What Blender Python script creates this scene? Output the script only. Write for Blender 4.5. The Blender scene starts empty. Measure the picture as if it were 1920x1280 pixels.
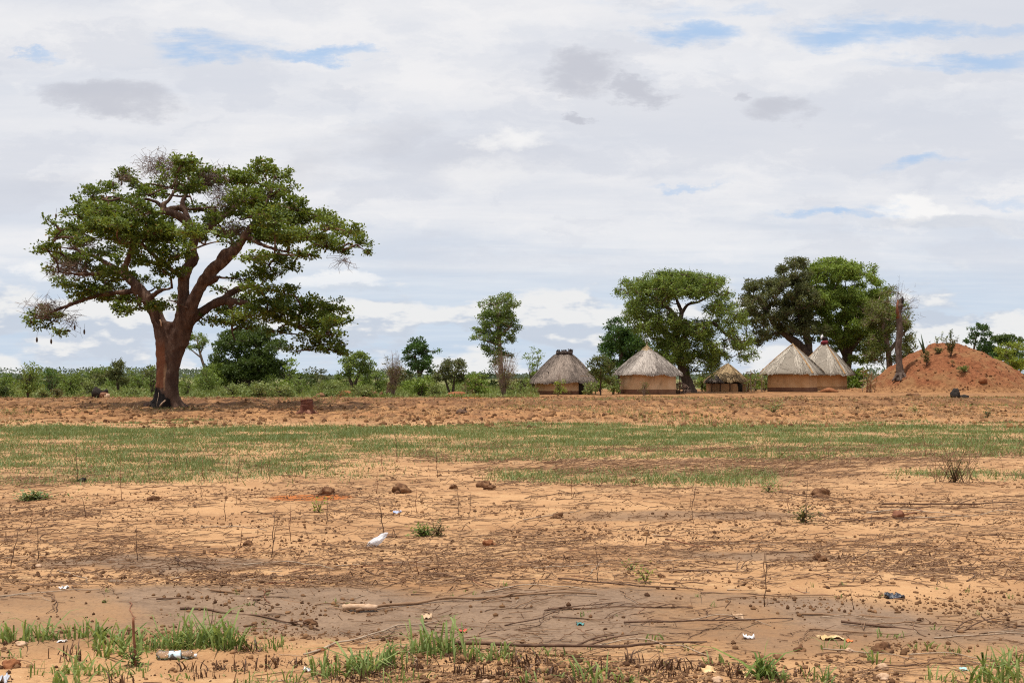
import bpy, math
import numpy as np

rng = np.random.default_rng(11)
R = math.radians
F, HZ, CH = 1867.0, 703.0, 1.6          # focal length in photo pixels, horizon row, eye height

scene = bpy.context.scene
col = scene.collection


def P(px, py, d):
    return np.array([(px - 960) / F * d, d, CH + (HZ - py) / F * d])


# ------------------------------------------------------------------ noise
def _hash(ix, iy, s):
    h = (ix.astype(np.int64) * 374761393 + iy.astype(np.int64) * 668265263 + s * 1442695041) & 0xFFFFFFFF
    h = ((h ^ (h >> 13)) * 1274126177) & 0xFFFFFFFF
    return ((h ^ (h >> 16)) & 0xFFFF) / 65535.0


def vnoise(x, y, s=0):
    x = np.asarray(x, float); y = np.asarray(y, float)
    ix, iy = np.floor(x), np.floor(y)
    fx, fy = x - ix, y - iy
    fx = fx * fx * (3 - 2 * fx); fy = fy * fy * (3 - 2 * fy)
    a = _hash(ix, iy, s); b = _hash(ix + 1, iy, s); c = _hash(ix, iy + 1, s); d = _hash(ix + 1, iy + 1, s)
    return (a * (1 - fx) + b * fx) * (1 - fy) + (c * (1 - fx) + d * fx) * fy


def fbm(x, y, s=0, octv=4):
    t = 0; a = .5; n = 0
    for k in range(octv):
        t = t + a * vnoise(x * 2 ** k + 13.7 * k, y * 2 ** k - 7.3 * k, s + k); n += a; a *= .5
    return t / n


def sstep(a, b, x):
    t = np.clip((np.asarray(x, float) - a) / (b - a), 0, 1)
    return t * t * (3 - 2 * t)


def band(x, a0, a1, b0, b1):
    return sstep(a0, a1, x) * (1 - sstep(b0, b1, x))


# ------------------------------------------------------------------ materials
def nodes_of(name):
    m = bpy.data.materials.new(name); m.use_nodes = True
    nt = m.node_tree; nt.nodes.clear()
    return m, nt, nt.nodes.new('ShaderNodeOutputMaterial')


class NT:
    """tiny helper to write node graphs as expressions"""
    def __init__(s, nt): s.nt = nt

    def new(s, typ, **kw):
        n = s.nt.nodes.new(typ)
        for k, v in kw.items(): setattr(n, k, v)
        return n

    def put(s, sock, v):
        if v is None: return
        if hasattr(v, 'links'): s.nt.links.new(v, sock)
        else:
            if hasattr(sock.default_value, '__len__') and not hasattr(v, '__len__'): v = [v] * len(sock.default_value)
            if hasattr(sock.default_value, '__len__') and len(sock.default_value) == 4 and len(v) == 3: v = (*v, 1)
            sock.default_value = v

    def m(s, op, a, b=None, c=None, clamp=False):
        n = s.new('ShaderNodeMath', operation=op, use_clamp=clamp)
        s.put(n.inputs[0], a); s.put(n.inputs[1], b); s.put(n.inputs[2], c)
        return n.outputs[0]

    def mix(s, f, a, b):
        n = s.new('ShaderNodeMix', data_type='RGBA')
        s.put(n.inputs[0], f); s.put(n.inputs[6], a); s.put(n.inputs[7], b)
        return n.outputs[2]

    def noise(s, vec, scale, detail=4, rough=.55, out=0, dist=0.0):
        n = s.new('ShaderNodeTexNoise')
        s.put(n.inputs['Vector'], vec); n.inputs['Scale'].default_value = scale
        n.inputs['Detail'].default_value = detail; n.inputs['Roughness'].default_value = rough
        n.inputs['Distortion'].default_value = dist
        return n.outputs[out]

    def ramp(s, v, a, b, lo=0.0, hi=1.0):
        n = s.new('ShaderNodeMapRange', interpolation_type='SMOOTHSTEP')
        s.put(n.inputs[0], v)
        for k, t in zip((1, 2, 3, 4), (a, b, lo, hi)): s.put(n.inputs[k], t)
        return n.outputs[0]

    def attr(s, name):
        return s.new('ShaderNodeAttribute', attribute_name=name).outputs['Fac']

    def objco(s):
        return s.new('ShaderNodeTexCoord').outputs['Object']

    def geo(s):
        return s.new('ShaderNodeNewGeometry').outputs['Position']

    def scalev(s, v, sc):
        n = s.new('ShaderNodeVectorMath', operation='MULTIPLY'); s.put(n.inputs[0], v); s.put(n.inputs[1], sc)
        return n.outputs[0]

    def bump(s, h, strength=.5, dist=.02):
        n = s.new('ShaderNodeBump'); n.inputs['Strength'].default_value = strength
        n.inputs['Distance'].default_value = dist; s.put(n.inputs['Height'], h)
        return n.outputs[0]

    def bsdf(s, colr, rough=.8, normal=None, spec=.3, **kw):
        n = s.new('ShaderNodeBsdfPrincipled')
        s.put(n.inputs['Base Color'], colr); s.put(n.inputs['Roughness'], rough)
        s.put(n.inputs['Specular IOR Level'], spec)
        if normal is not None: s.put(n.inputs['Normal'], normal)
        for k, v in kw.items(): s.put(n.inputs[k], v)
        return n.outputs[0]


def leaf_mat(name, ca, cb, cc=None, trans=.30, rough=.55):
    """leaf colour runs from ca to cb with each leaf's own 'var'; a few leaves are cc"""
    ca, cb = tuple(k * .84 for k in ca), tuple(k * .84 for k in cb)
    m, nt, out = nodes_of(name); N = NT(nt)
    v = N.attr('var')
    c = N.mix(N.ramp(v, .1, .85), ca, cb)
    if cc: c = N.mix(N.ramp(v, .90, .96), c, cc)
    p = N.bsdf(c, rough, spec=.25)
    t = N.new('ShaderNodeBsdfTranslucent'); N.put(t.inputs[0], N.mix(.45, c, (c_ := (min(1, cb[0] * 1.5), min(1, cb[1] * 1.45), cb[2] * .7))))
    mx = N.new('ShaderNodeMixShader'); mx.inputs[0].default_value = trans
    nt.links.new(p, mx.inputs[1]); nt.links.new(t.outputs[0], mx.inputs[2]); nt.links.new(mx.outputs[0], out.inputs[0])
    return m


def plain_mat(name, ca, cb, scale=6, rough=.85, bump=.4, stretch=(1, 1, 1), bdist=.02, spec=.2):
    """two tones of the same stuff broken up by object-space noise"""
    m, nt, out = nodes_of(name); N = NT(nt)
    co = N.scalev(N.objco(), stretch)
    n = N.noise(co, scale, 6, .62)
    c = N.mix(N.ramp(n, .35, .68), ca, cb)
    p = N.bsdf(c, rough, N.bump(n, bump, bdist), spec)
    nt.links.new(p, out.inputs[0])
    return m


def var_mat(name, ca, cb, rough=.9, spec=.15):
    m, nt, out = nodes_of(name); N = NT(nt)
    c = N.mix(N.attr('var'), ca, cb)
    n = N.noise(N.objco(), 9, 4)
    c = N.mix(N.m('MULTIPLY', N.ramp(n, .4, .7), .35), c, tuple(.6 * k for k in ca))
    nt.links.new(N.bsdf(c, rough, spec=spec), out.inputs[0])
    return m


# ------------------------------------------------------------------ geometry
class Geo:
    def __init__(s):
        s.v, s.q, s.t, s.a, s.n = [], [], [], [], 0

    def add(s, v, quads=None, tris=None, var=.5):
        v = np.asarray(v, float).reshape(-1, 3)
        if quads is not None and len(quads): s.q.append(np.asarray(quads, np.int64).reshape(-1, 4) + s.n)
        if tris is not None and len(tris): s.t.append(np.asarray(tris, np.int64).reshape(-1, 3) + s.n)
        s.v.append(v); s.a.append(np.broadcast_to(np.asarray(var, float), (len(v),)).copy()); s.n += len(v)
        return s

    # thin three-sided rods from p0 to p1
    def rods(s, p0, p1, r0, r1=None, var=.5):
        p0 = np.atleast_2d(p0).astype(float); p1 = np.atleast_2d(p1).astype(float); n = len(p0)
        r0 = np.broadcast_to(r0, (n,)); r1 = r0 * .6 if r1 is None else np.broadcast_to(r1, (n,))
        d = p1 - p0; d /= np.linalg.norm(d, axis=1, keepdims=True) + 1e-9
        ref = np.where(np.abs(d[:, 2:3]) < .9, [[0, 0, 1.]], [[1., 0, 0]])
        a = np.cross(d, ref); a /= np.linalg.norm(a, axis=1, keepdims=True); b = np.cross(d, a)
        vs = []
        for p, r in ((p0, r0), (p1, r1)):
            for k in range(3):
                t = 2 * math.pi * k / 3
                vs.append(p + (a * math.cos(t) + b * math.sin(t)) * r[:, None])
        v = np.stack(vs, 1)                                   # n,6,3
        base = np.arange(n)[:, None] * 6
        q = np.concatenate([base + np.array([k, (k + 1) % 3, 3 + (k + 1) % 3, 3 + k]) for k in range(3)])
        return s.add(v, q, var=np.repeat(np.broadcast_to(var, (n,)), 6))

    # folded diamond leaves
    def leaves(s, c, d, nrm, L, W, var):
        n = len(c)
        L = np.broadcast_to(L, (n,))[:, None]; W = np.broadcast_to(W, (n,))[:, None]
        d = d / (np.linalg.norm(d, axis=1, keepdims=True) + 1e-9)
        sd = np.cross(d, nrm); sd /= np.linalg.norm(sd, axis=1, keepdims=True) + 1e-9
        up = np.cross(sd, d)
        v = np.stack([c, c + d * L * .5 + sd * W * .5 + up * W * .12, c + d * L, c + d * L * .5 - sd * W * .5 + up * W * .12], 1)
        q = np.arange(n)[:, None] * 4 + np.arange(4)
        return s.add(v, q, var=np.repeat(np.broadcast_to(var, (n,)), 4))

    # upright tapering blades of grass: one bent triangle pair
    def blades(s, base, tip, w, var):
        n = len(base); d = tip - base
        sd = np.stack([-d[:, 1], d[:, 0], np.zeros(n)], 1) + rng.normal(0, .05, (n, 3)); sd[:, 2] = 0
        rr = rng.uniform(0, 2 * math.pi, n)
        sd = np.stack([np.cos(rr), np.sin(rr), 0 * rr], 1)
        w = np.broadcast_to(w, (n,))[:, None]
        v = np.stack([base - sd * w / 2, base + sd * w / 2, tip], 1)
        t = np.arange(n)[:, None] * 3 + np.arange(3)
        return s.add(v, tris=t, var=np.repeat(np.broadcast_to(var, (n,)), 3))

    # bumpy tapering tube along points
    def tube(s, pts, rad, sides=8, bump=.0, var=.5, cap=True):
        pts = np.asarray(pts, float); n = len(pts); rad = np.broadcast_to(rad, (n,)).astype(float)
        tg = np.gradient(pts, axis=0); tg /= np.linalg.norm(tg, axis=1, keepdims=True) + 1e-9
        ref = np.array([0, 1., 0]) if abs(tg[0][1]) < .9 else np.array([1., 0, 0])
        a = np.cross(tg, ref); a /= np.linalg.norm(a, axis=1, keepdims=True) + 1e-9; b = np.cross(tg, a)
        th = np.arange(sides) * 2 * math.pi / sides
        rr = rad[:, None] * (1 + bump * rng.normal(0, 1, (n, sides)))
        v = pts[:, None] + (a[:, None] * np.cos(th)[None, :, None] + b[:, None] * np.sin(th)[None, :, None]) * rr[..., None]
        i = np.arange(n - 1)[:, None] * sides; k = np.arange(sides)[None]; k2 = (k + 1) % sides
        q = np.stack([i + k, i + k2, i + sides + k2, i + sides + k], -1).reshape(-1, 4)
        v = v.reshape(-1, 3); t = None
        if cap:
            v = np.vstack([v, pts[:1], pts[-1:]])
            k = np.arange(sides); c0, c1 = n * sides, n * sides + 1
            t = np.concatenate([np.stack([np.full(sides, c0), (k + 1) % sides, k], 1),
                                np.stack([np.full(sides, c1), (n - 1) * sides + k, (n - 1) * sides + (k + 1) % sides], 1)])
        return s.add(v, q, t, var)

    def box(s, c, size, rz=0.0, var=.5):
        x, y, z = np.asarray(size) / 2
        v = np.array([[-x, -y, -z], [x, -y, -z], [x, y, -z], [-x, y, -z], [-x, -y, z], [x, -y, z], [x, y, z], [-x, y, z]])
        cs, sn = math.cos(rz), math.sin(rz)
        v = np.stack([v[:, 0] * cs - v[:, 1] * sn, v[:, 0] * sn + v[:, 1] * cs, v[:, 2]], 1) + np.asarray(c)
        return s.add(v, [[0, 3, 2, 1], [4, 5, 6, 7], [0, 1, 5, 4], [1, 2, 6, 5], [2, 3, 7, 6], [3, 0, 4, 7]], var=var)

    # lumpy stone or clod: displaced latitude sphere
    def lump(s, c, size, rough=.25, nu=12, nv=8, seed=0, var=.5, flat=.35):
        c = np.asarray(c, float); size = np.broadcast_to(size, (3,))
        th = np.linspace(0, math.pi, nv)[:, None]; ph = np.arange(nu)[None] * 2 * math.pi / nu
        d = np.stack([np.sin(th) * np.cos(ph), np.sin(th) * np.sin(ph), np.cos(th) + 0 * ph], -1)
        r = 1 + rough * 2 * (vnoise(d[..., 0] * 1.7 + seed * 3.1, d[..., 1] * 1.7 + d[..., 2] * 1.3, seed) - .5) \
            + rough * (vnoise(d[..., 0] * 4.2 + seed, d[..., 1] * 4.2 - d[..., 2] * 3.1, seed + 5) - .5)
        r[0] = r[0].mean(); r[-1] = r[-1].mean()
        v = d * r[..., None] * size; v[..., 2] = np.maximum(v[..., 2], -flat * size[2])
        i = np.arange(nv - 1)[:, None] * nu; k = np.arange(nu)[None]; k2 = (k + 1) % nu
        q = np.stack([i + k, i + nu + k, i + nu + k2, i + k2], -1).reshape(-1, 4)
        return s.add(v.reshape(-1, 3) + c, q, var=var)

    def build(s, name, mat=None, parent=None, origin=None, smooth=True):
        v = np.concatenate(s.v); q = np.concatenate(s.q) if s.q else np.zeros((0, 4), np.int64)
        t = np.concatenate(s.t) if s.t else np.zeros((0, 3), np.int64)
        if origin is not None: v = v - np.asarray(origin)
        me = bpy.data.meshes.new(name)
        me.vertices.add(len(v)); me.vertices.foreach_set('co', v.astype(np.float32).ravel())
        nl = q.size + t.size; me.loops.add(nl)
        me.loops.foreach_set('vertex_index', np.concatenate([q.ravel(), t.ravel()]).astype(np.int32))
        me.polygons.add(len(q) + len(t))
        st = np.concatenate([np.arange(len(q)) * 4, len(q) * 4 + np.arange(len(t)) * 3]).astype(np.int32)
        me.polygons.foreach_set('loop_start', st)
        if smooth: me.polygons.foreach_set('use_smooth', np.ones(len(st), bool))
        at = me.attributes.new('var', 'FLOAT', 'POINT'); at.data.foreach_set('value', np.concatenate(s.a).astype(np.float32))
        me.update(calc_edges=True)
        o = bpy.data.objects.new(name, me); col.objects.link(o)
        if mat: me.materials.append(mat)
        if parent is not None: o.parent = parent
        elif origin is not None: o.location = tuple(np.asarray(origin, float))
        return o


def tag(o, label=None, cat=None, group=None, kind=None):
    for k, v in (('label', label), ('category', cat), ('group', group), ('kind', kind)):
        if v: o[k] = v
    return o


def thing(name, label, cat, loc, group=None, rz=0.0):
    o = bpy.data.objects.new(name, None); col.objects.link(o)
    o.location = tuple(float(k) for k in loc); o.rotation_euler = (0, 0, rz); o.empty_display_size = .2
    return tag(o, label, cat, group)


def spline(pts, n=6):
    """Catmull-Rom through the control points (any number of columns)"""
    p = np.asarray(pts, float)
    p = np.vstack([2 * p[0] - p[1], p, 2 * p[-1] - p[-2]]); o = []
    for i in range(1, len(p) - 2):
        for t in np.linspace(0, 1, n, endpoint=False):
            o.append(.5 * (2 * p[i] + (p[i + 1] - p[i - 1]) * t + (2 * p[i - 1] - 5 * p[i] + 4 * p[i + 1] - p[i + 2]) * t * t
                           + (3 * p[i] - p[i - 1] - 3 * p[i + 1] + p[i + 2]) * t ** 3))
    o.append(p[-2]); return np.array(o)


def unit(n):
    v = rng.normal(0, 1, (n, 3)); return v / np.linalg.norm(v, axis=1, keepdims=True)


# ------------------------------------------------------------------ terrain
def gh(x, y):
    """ground height"""
    x = np.asarray(x, float); y = np.asarray(y, float)
    near = 1 - sstep(16, 34, y); mid = 1 - sstep(60, 74, y)
    h = .07 * (fbm(x * .22, y * .30, 3, 3) - .5) * mid
    h = h + .050 * (fbm(x * .9, y * 1.7, 5, 3) - .5) * (1 - sstep(25, 60, y))
    rough = .25 + .75 * sstep(.42, .62, fbm(x * .35 + 4, y * .6, 21, 3))
    wet = wetmask(x, y)
    rough = rough * (1 - .8 * wet)
    h = h + rough * (.030 * (fbm(x * 4, y * 6, 9, 3) - .5) + .016 * (fbm(x * 14, y * 17, 15, 2) - .5)) * near
    # ploughed ridges in front of the village
    pl = band(y, 33, 37, 66, 71)
    h = h + pl * (.14 * (fbm(x * .6, y * .4, 31, 3) - .5) + .20 * (fbm(x * 1.5, y * 1.1, 32, 2) - .5) + .13 * (fbm(x * 4.2, y * 2.2, 33, 2) - .5))
    h = h + .22 * band(y, 51, 54, 57, 64) * (.4 + .8 * fbm(x * .12, y * .1, 35, 2))
    return h * sstep(2.5, 4.5, y)


def wetmask(x, y):
    w = band(y + 1.5 * (fbm(x * .6, y * .7, 41, 4) - .5), 5.75, 6.45, 6.9, 7.7)
    w = w * (.45 + .75 * sstep(.36, .56, fbm(x * .55 + 9, y * .4, 43, 3)))
    e = lambda cx, cy, rx, ry: np.clip(1.35 - ((x - cx + .5 * (fbm(x * 1.3, y * 2, 47, 2) - .5)) / rx) ** 2 - ((y - cy + .5 * (fbm(x * 1.4, y * 1.9, 49, 2) - .5)) / ry) ** 2, 0, 1)
    w = np.maximum(w, e(-3.0, 8.45, 1.1, .30)); w = np.maximum(w, .7 * e(2.2, 8.9, .9, .32))
    w = np.maximum(w, .6 * e(4.5, 6.75, 1.3, .3)); w = np.maximum(w, .6 * e(2.0, 11.4, 1.6, .4))
    return np.clip(w, 0, 1)


def grassmask(x, y):
    u = x / np.maximum(y, 1) * F + 960                # bearing expressed in photo columns
    wob = 2.2 * (fbm(x * .25, y * .2, 51, 3) - .5)
    n = fbm(x * .35, y * .55, 53, 4)
    g = band(y + wob, 18.4, 23.0, 28.5, 33.0) * (.30 + .70 * sstep(.28, .54, n))
    left = 1 - sstep(560, 800, u)
    g = np.maximum(g, left * band(y + wob * .5, 13.8, 15.8, 20, 24) * (.14 + .86 * sstep(.38, .62, n + .06 * band(y, 15.5, 15.8, 17, 17.6))))
    mid = sstep(880, 980, u) * (1 - sstep(1440, 1500, u)) + sstep(1640, 1720, u) * .8
    g = np.maximum(g, mid * band(y + wob * .45, 14.0, 15.2, 15.9, 17.4) * sstep(.34, .54, n))
    g = np.maximum(g, .55 * band(y, 18, 19, 34, 36) * sstep(.54, .66, n))
    return np.clip(g, 0, 1)


def littermask(x, y):
    u = x / np.maximum(y, 1) * F + 960
    n = fbm(x * .45 + 3, y * .8, 61, 4)
    l = .9 * sstep(.46, .64, n)
    l = np.maximum(l, band(y, 16.3, 17.2, 19.5, 21.5) * sstep(760, 1000, u) * sstep(.33, .52, n))
    l = np.maximum(l, .8 * band(y, 11, 12, 13.5, 14.5) * sstep(1150, 1350, u) * sstep(.36, .5, n))
    return np.clip(l, 0, 1)


def make_ground():
    ys = [-120, -60, -25, -10, -4, -1, 1, 2.2, 3.2]
    y = 4.2
    while y < 72: ys.append(y); y *= 1.0052
    while y < 2600: ys.append(y); y *= 1.05
    ys = np.array(ys)
    u = np.concatenate([[-60, -22, -9, -4, -2.2, -1.5, -1.2, -1.06], np.linspace(-1, 1, 680), [1.06, 1.2, 1.5, 2.2, 4, 9, 22, 60]])
    w = .57 * np.maximum(ys, 4.2) + .4
    X = u[None] * w[:, None]; Y = np.repeat(ys[:, None], len(u), 1)
    Z = gh(X, Y)
    n, k = X.shape
    i = np.arange(n - 1)[:, None] * k + np.arange(k - 1)[None]
    q = np.stack([i, i + 1, i + k + 1, i + k], -1).reshape(-1, 4)
    g = Geo(); g.add(np.stack([X, Y, Z], -1), q)
    o = g.build('ground', ground_mat())
    me = o.data
    for nm, val in (('wet', wetmask(X, Y)), ('green', grassmask(X, Y)), ('litter', littermask(X, Y))):
        a = me.attributes.new(nm, 'FLOAT', 'POINT'); a.data.foreach_set('value', val.astype(np.float32).ravel())
    return tag(o, kind='structure')


def ground_mat():
    m, nt, out = nodes_of('sandy_soil'); N = NT(nt)
    pos = N.geo(); sep = N.new('ShaderNodeSeparateXYZ'); nt.links.new(pos, sep.inputs[0])
    y = sep.outputs[1]; x = sep.outputs[0]
    n_big = N.noise(N.scalev(pos, (.5, .9, 1)), 1.0, 5, .6)
    n_mid = N.noise(N.scalev(pos, (1, 1.7, 1)), 3.2, 6, .65)
    n_fin = N.noise(pos, 38, 5, .7)
    n_grit = N.noise(pos, 150, 3, .7)
    sand = N.mix(N.ramp(n_big, .36, .66), (.440, .252, .122), (.325, .172, .080))
    sand = N.mix(N.ramp(n_mid, .50, .74), sand, (.47, .295, .150))
    sand = N.mix(N.m('MULTIPLY', N.ramp(n_fin, .54, .68), .65), sand, (.20, .105, .052))
    sp_ = N.noise(N.scalev(pos, (1, 1.4, 1)), 17, 6, .78)
    sand = N.mix(N.m('MULTIPLY', N.ramp(sp_, .56, .66), N.ramp(n_big, .30, .60, .35, .85)), sand, (.185, .094, .045))
    sand = N.mix(N.m('MULTIPLY', N.ramp(N.noise(pos, 62, 3, .7), .60, .68), .7), sand, (.50, .335, .185))
    # crumbly dark litter between the sticks
    lit = N.attr('litter')
    lf = N.m('MULTIPLY', lit, N.ramp(N.noise(N.scalev(pos, (1, 2.2, 1)), 12, 6, .75), .46, .62))
    sand = N.mix(N.m('MULTIPLY', lf, .8), sand, (.135, .075, .042))
    # browner turned soil of the ploughed field further off
    pl = N.m('MULTIPLY', N.ramp(y, 31, 38), N.m('SUBTRACT', 1.0, N.ramp(y, 130, 200)))
    n_pl = N.noise(N.scalev(pos, (1.1, .20, 1)), 1.6, 8, .78)
    plc = N.mix(N.ramp(n_pl, .38, .60), (.120, .055, .023), (.335, .172, .072))
    plc = N.mix(N.m('MULTIPLY', N.ramp(N.noise(N.scalev(pos, (.3, .25, 1)), 1.0, 5, .6), .50, .62), .45), plc, (.27, .115, .048))
    c = N.mix(pl, sand, plc)
    ridge = N.m('MULTIPLY', N.ramp(y, 49, 53), N.ramp(N.m('ADD', y, N.m('MULTIPLY', n_big, 6)), 70, 62))
    c = N.mix(N.m('MULTIPLY', ridge, N.ramp(n_pl, .62, .40, .25, .95)), c, (.125, .056, .023))      # darker brown painted along the low bank
    # low weeds colour where green covers the soil
    gr = N.attr('green')
    gn = N.noise(pos, 7, 5, .7)
    c = N.mix(N.m('MULTIPLY', N.m('MULTIPLY', gr, .8), N.ramp(gn, .40, .64)), c, (.165, .140, .058))
    # grass verge under the bushes on the left, and the whole far plain
    veg = N.m('MAXIMUM', N.m('MULTIPLY', N.ramp(N.m('ADD', y, N.m('MULTIPLY', n_big, 8)), 72, 78), N.ramp(x, 3, -1)), N.ramp(y, 105, 125))
    c = N.mix(N.m('MULTIPLY', veg, N.ramp(gn, .25, .55)), c, (.105, .13, .04))
    # bare red spots dug up by ants and around the stump
    def spot(cx, cy, rx, ry):
        a = N.m('DIVIDE', N.m('SUBTRACT', x, cx), rx); b = N.m('DIVIDE', N.m('SUBTRACT', y, cy), ry)
        r = N.m('ADD', N.m('MULTIPLY', a, a), N.m('MULTIPLY', b, b))
        return N.ramp(N.m('ADD', r, N.m('MULTIPLY', n_mid, .8)), 1.4, .9)
    for sp in ((-2.62, 12.9, .62, .42), (-9.9, 46.3, 1.5, 1.6), (-2.9, 70, 1.0, 1.6)):
        c = N.mix(spot(*sp), c, (.37, .118, .030))
    # damp grey mud
    wet = N.attr('wet')
    wf = N.ramp(N.m('ADD', wet, N.m('MULTIPLY', N.m('SUBTRACT', N.m('MULTIPLY_ADD', n_fin, .4, N.m('MULTIPLY', n_mid, .6)), .5), 1.3)), .12, 1.0)
    damp = N.ramp(N.m('ADD', wet, N.m('MULTIPLY', N.m('SUBTRACT', n_big, .5), .9)), -.05, .55)
    c = N.mix(N.m('MULTIPLY', damp, .55), c, (.190, .105, .052))
    c = N.mix(N.m('MULTIPLY', wf, .85), c, N.mix(N.ramp(N.m('MULTIPLY_ADD', n_fin, .5, N.m('MULTIPLY', n_mid, .5)), .40, .60), (.215, .143, .092), (.125, .078, .047)))
    h = N.m('ADD', N.m('MULTIPLY', n_fin, .6), N.m('MULTIPLY', n_grit, .35))
    b = N.new('ShaderNodeBump'); b.inputs['Distance'].default_value = .02
    N.put(b.inputs['Strength'], N.m('SUBTRACT', .75, N.m('MULTIPLY', wf, .5))); N.put(b.inputs['Height'], h)
    rough = N.m('SUBTRACT', .95, N.m('MULTIPLY', wf, .35))
    nt.links.new(N.bsdf(c, rough, b.outputs[0], .18), out.inputs[0])
    return m


# ------------------------------------------------------------------ sky, sun, camera
SUN_EL, SUN_AZ = 80.0, 238.0      # azimuth clockwise from +Y: behind the camera, to the left


def make_sky():
    w = bpy.data.worlds.new('World'); scene.world = w; w.use_nodes = True
    nt = w.node_tree; nt.nodes.clear(); N = NT(nt)
    out = N.new('ShaderNodeOutputWorld')
    sky = N.new('ShaderNodeTexSky', sky_type='NISHITA', sun_disc=False)
    sky.sun_elevation = R(SUN_EL); sky.sun_rotation = R(SUN_AZ); sky.air_density = 1.0; sky.dust_density = .6; sky.ozone_density = 1.5
    d = N.new('ShaderNodeTexCoord').outputs['Generated']
    sp = N.new('ShaderNodeSeparateXYZ'); nt.links.new(d, sp.inputs[0])
    x, y, z = sp.outputs
    ay = N.m('MAXIMUM', N.m('ABSOLUTE', y), .08)
    u = N.m('DIVIDE', x, ay); v = N.m('DIVIDE', z, ay)

    def vec(a, b, c=0.0):
        n = N.new('ShaderNodeCombineXYZ'); N.put(n.inputs[0], a); N.put(n.inputs[1], b); N.put(n.inputs[2], c); return n.outputs[0]
    zz = N.m('ADD', N.m('MAXIMUM', z, 0.0), .07)
    pl = vec(N.m('DIVIDE', x, zz), N.m('DIVIDE', y, zz))
    # ragged edges
    wn = N.new('ShaderNodeTexNoise'); N.put(wn.inputs['Vector'], vec(N.m('MULTIPLY', u, 1.0), N.m('MULTIPLY', v, 2.2)))
    wn.inputs['Scale'].default_value = 8; wn.inputs['Detail'].default_value = 9; wn.inputs['Roughness'].default_value = .66
    ws = N.new('ShaderNodeSeparateColor'); nt.links.new(wn.outputs['Color'], ws.inputs[0])
    uw = N.m('ADD', u, N.m('MULTIPLY', N.m('SUBTRACT', ws.outputs[0], .5), .19))
    vw = N.m('ADD', v, N.m('MULTIPLY', N.m('SUBTRACT', ws.outputs[1], .5), .075))

    def blob(px, py, rx, ry, amp=1.0):
        a = N.m('MULTIPLY', N.m('SUBTRACT', uw, (px - 960) / F), F / rx)
        b = N.m('MULTIPLY', N.m('SUBTRACT', vw, (HZ - py) / F), F / ry)
        r = N.m('MULTIPLY_ADD', a, a, N.m('MULTIPLY', b, b))
        return N.m('MULTIPLY', N.m('SUBTRACT', 1.0, r, clamp=True), amp)

    def blobs(lst):
        t = None
        for b in lst:
            k = blob(*b); t = k if t is None else N.m('MAXIMUM', t, k)
        return t
    # wide soft overcast sheet
    n1 = N.noise(N.scalev(pl, (.55, 1.0, 1)), .55, 7, .55)
    n2 = N.noise(N.scalev(pl, (.40, 1.0, 1)), 1.7, 7, .6, dist=.4)
    tone = N.m('MULTIPLY_ADD', n2, .5, N.m('MULTIPLY', n1, .5))
    cloud = N.mix(N.ramp(tone, .36, .62), (.700, .732, .802), (.865, .862, .878))
    low = N.ramp(v, .20, .04)                               # nearer the horizon the sheet is thinner and bluer
    cloud = N.mix(N.m('MULTIPLY', low, .8), cloud, N.mix(N.ramp(tone, .38, .60), (.58, .68, .81), (.745, .795, .86)))
    n3 = N.noise(vec(N.m('MULTIPLY', uw, 1.0), N.m('MULTIPLY', vw, 2.4), 7.7), 5.5, 9, .60)
    hi = N.ramp(v, .05, .15)
    cloud = N.mix(N.m('MULTIPLY', N.ramp(n3, .52, .40), N.m('MULTIPLY', hi, .55)), cloud, (.650, .680, .755))
    cloud = N.mix(N.m('MULTIPLY', N.ramp(n3, .52, .66), N.m('MULTIPLY', hi, .7)), cloud, (.900, .893, .900))
    # grey scraps under the sheet
    grey = blobs([(205, 192, 150, 38), (1095, 135, 115, 44), (1190, 177, 70, 24), (1075, 215, 44, 13), (1465, 197, 95, 30, .8), (735, 260, 130, 60, .45),
                  (900, 300, 220, 60, .35), (600, 300, 90, 60, .4), (100, 350, 130, 40, .3), (1380, 170, 25, 14, .7)])
    cloud = N.mix(N.m('MULTIPLY', N.ramp(grey, .0, .90), .80), cloud, (.545, .560, .625))
    # bright small heaps
    heap = blobs([(1712, 388, 85, 40), (620, 527, 100, 22, .9), (950, 275, 90, 30, .6), (60, 510, 60, 24, .7), (900, 330, 160, 30, .4), (1400, 395, 130, 16, .3)])
    cloud = N.mix(N.m('MULTIPLY', N.ramp(heap, .0, .75), .90), cloud, (.95, .94, .93))
    under = blobs([(1760, 420, 170, 22, .8), (640, 548, 110, 12, .6)])
    cloud = N.mix(N.m('MULTIPLY', N.ramp(under, .05, .7), .4), cloud, (.60, .63, .69))
    # gaps of open blue
    gap = blobs([(385, 98, 150, 34), (600, 104, 160, 18), (45, 106, 60, 9, .7), (1285, 66, 110, 34), (1230, 20, 150, 22, .5), (1590, 56, 150, 38), (1720, 58, 150, 22, .9), (1810, 116, 260, 24, .95),
                 (1880, 62, 110, 18, .6), (1720, 306, 120, 17, .8), (1560, 402, 140, 12, .8), (1645, 380, 60, 16, .6), (1310, 345, 90, 7, .6), (1890, 380, 70, 12, .5), (1400, 20, 80, 14, .5), (480, 75, 60, 12, .5)])
    gapf = N.m('MULTIPLY', N.ramp(gap, .0, 1.1), N.ramp(N.noise(vec(N.m('MULTIPLY', u, .8), N.m('MULTIPLY', v, 4.0), 1.3), 12, 8, .62), .36, .58, .10, .95))
    cloud_gap = N.m('MULTIPLY', gapf, .78)
    thin = N.m('MULTIPLY', gapf, .10)
    cloud_gap = N.m('MAXIMUM', cloud_gap, N.m('MULTIPLY', N.ramp(n1, .58, .78), .22))
    cloud = N.mix(cloud_gap, cloud, (.355, .575, .885))       # veil over open blue
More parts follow.
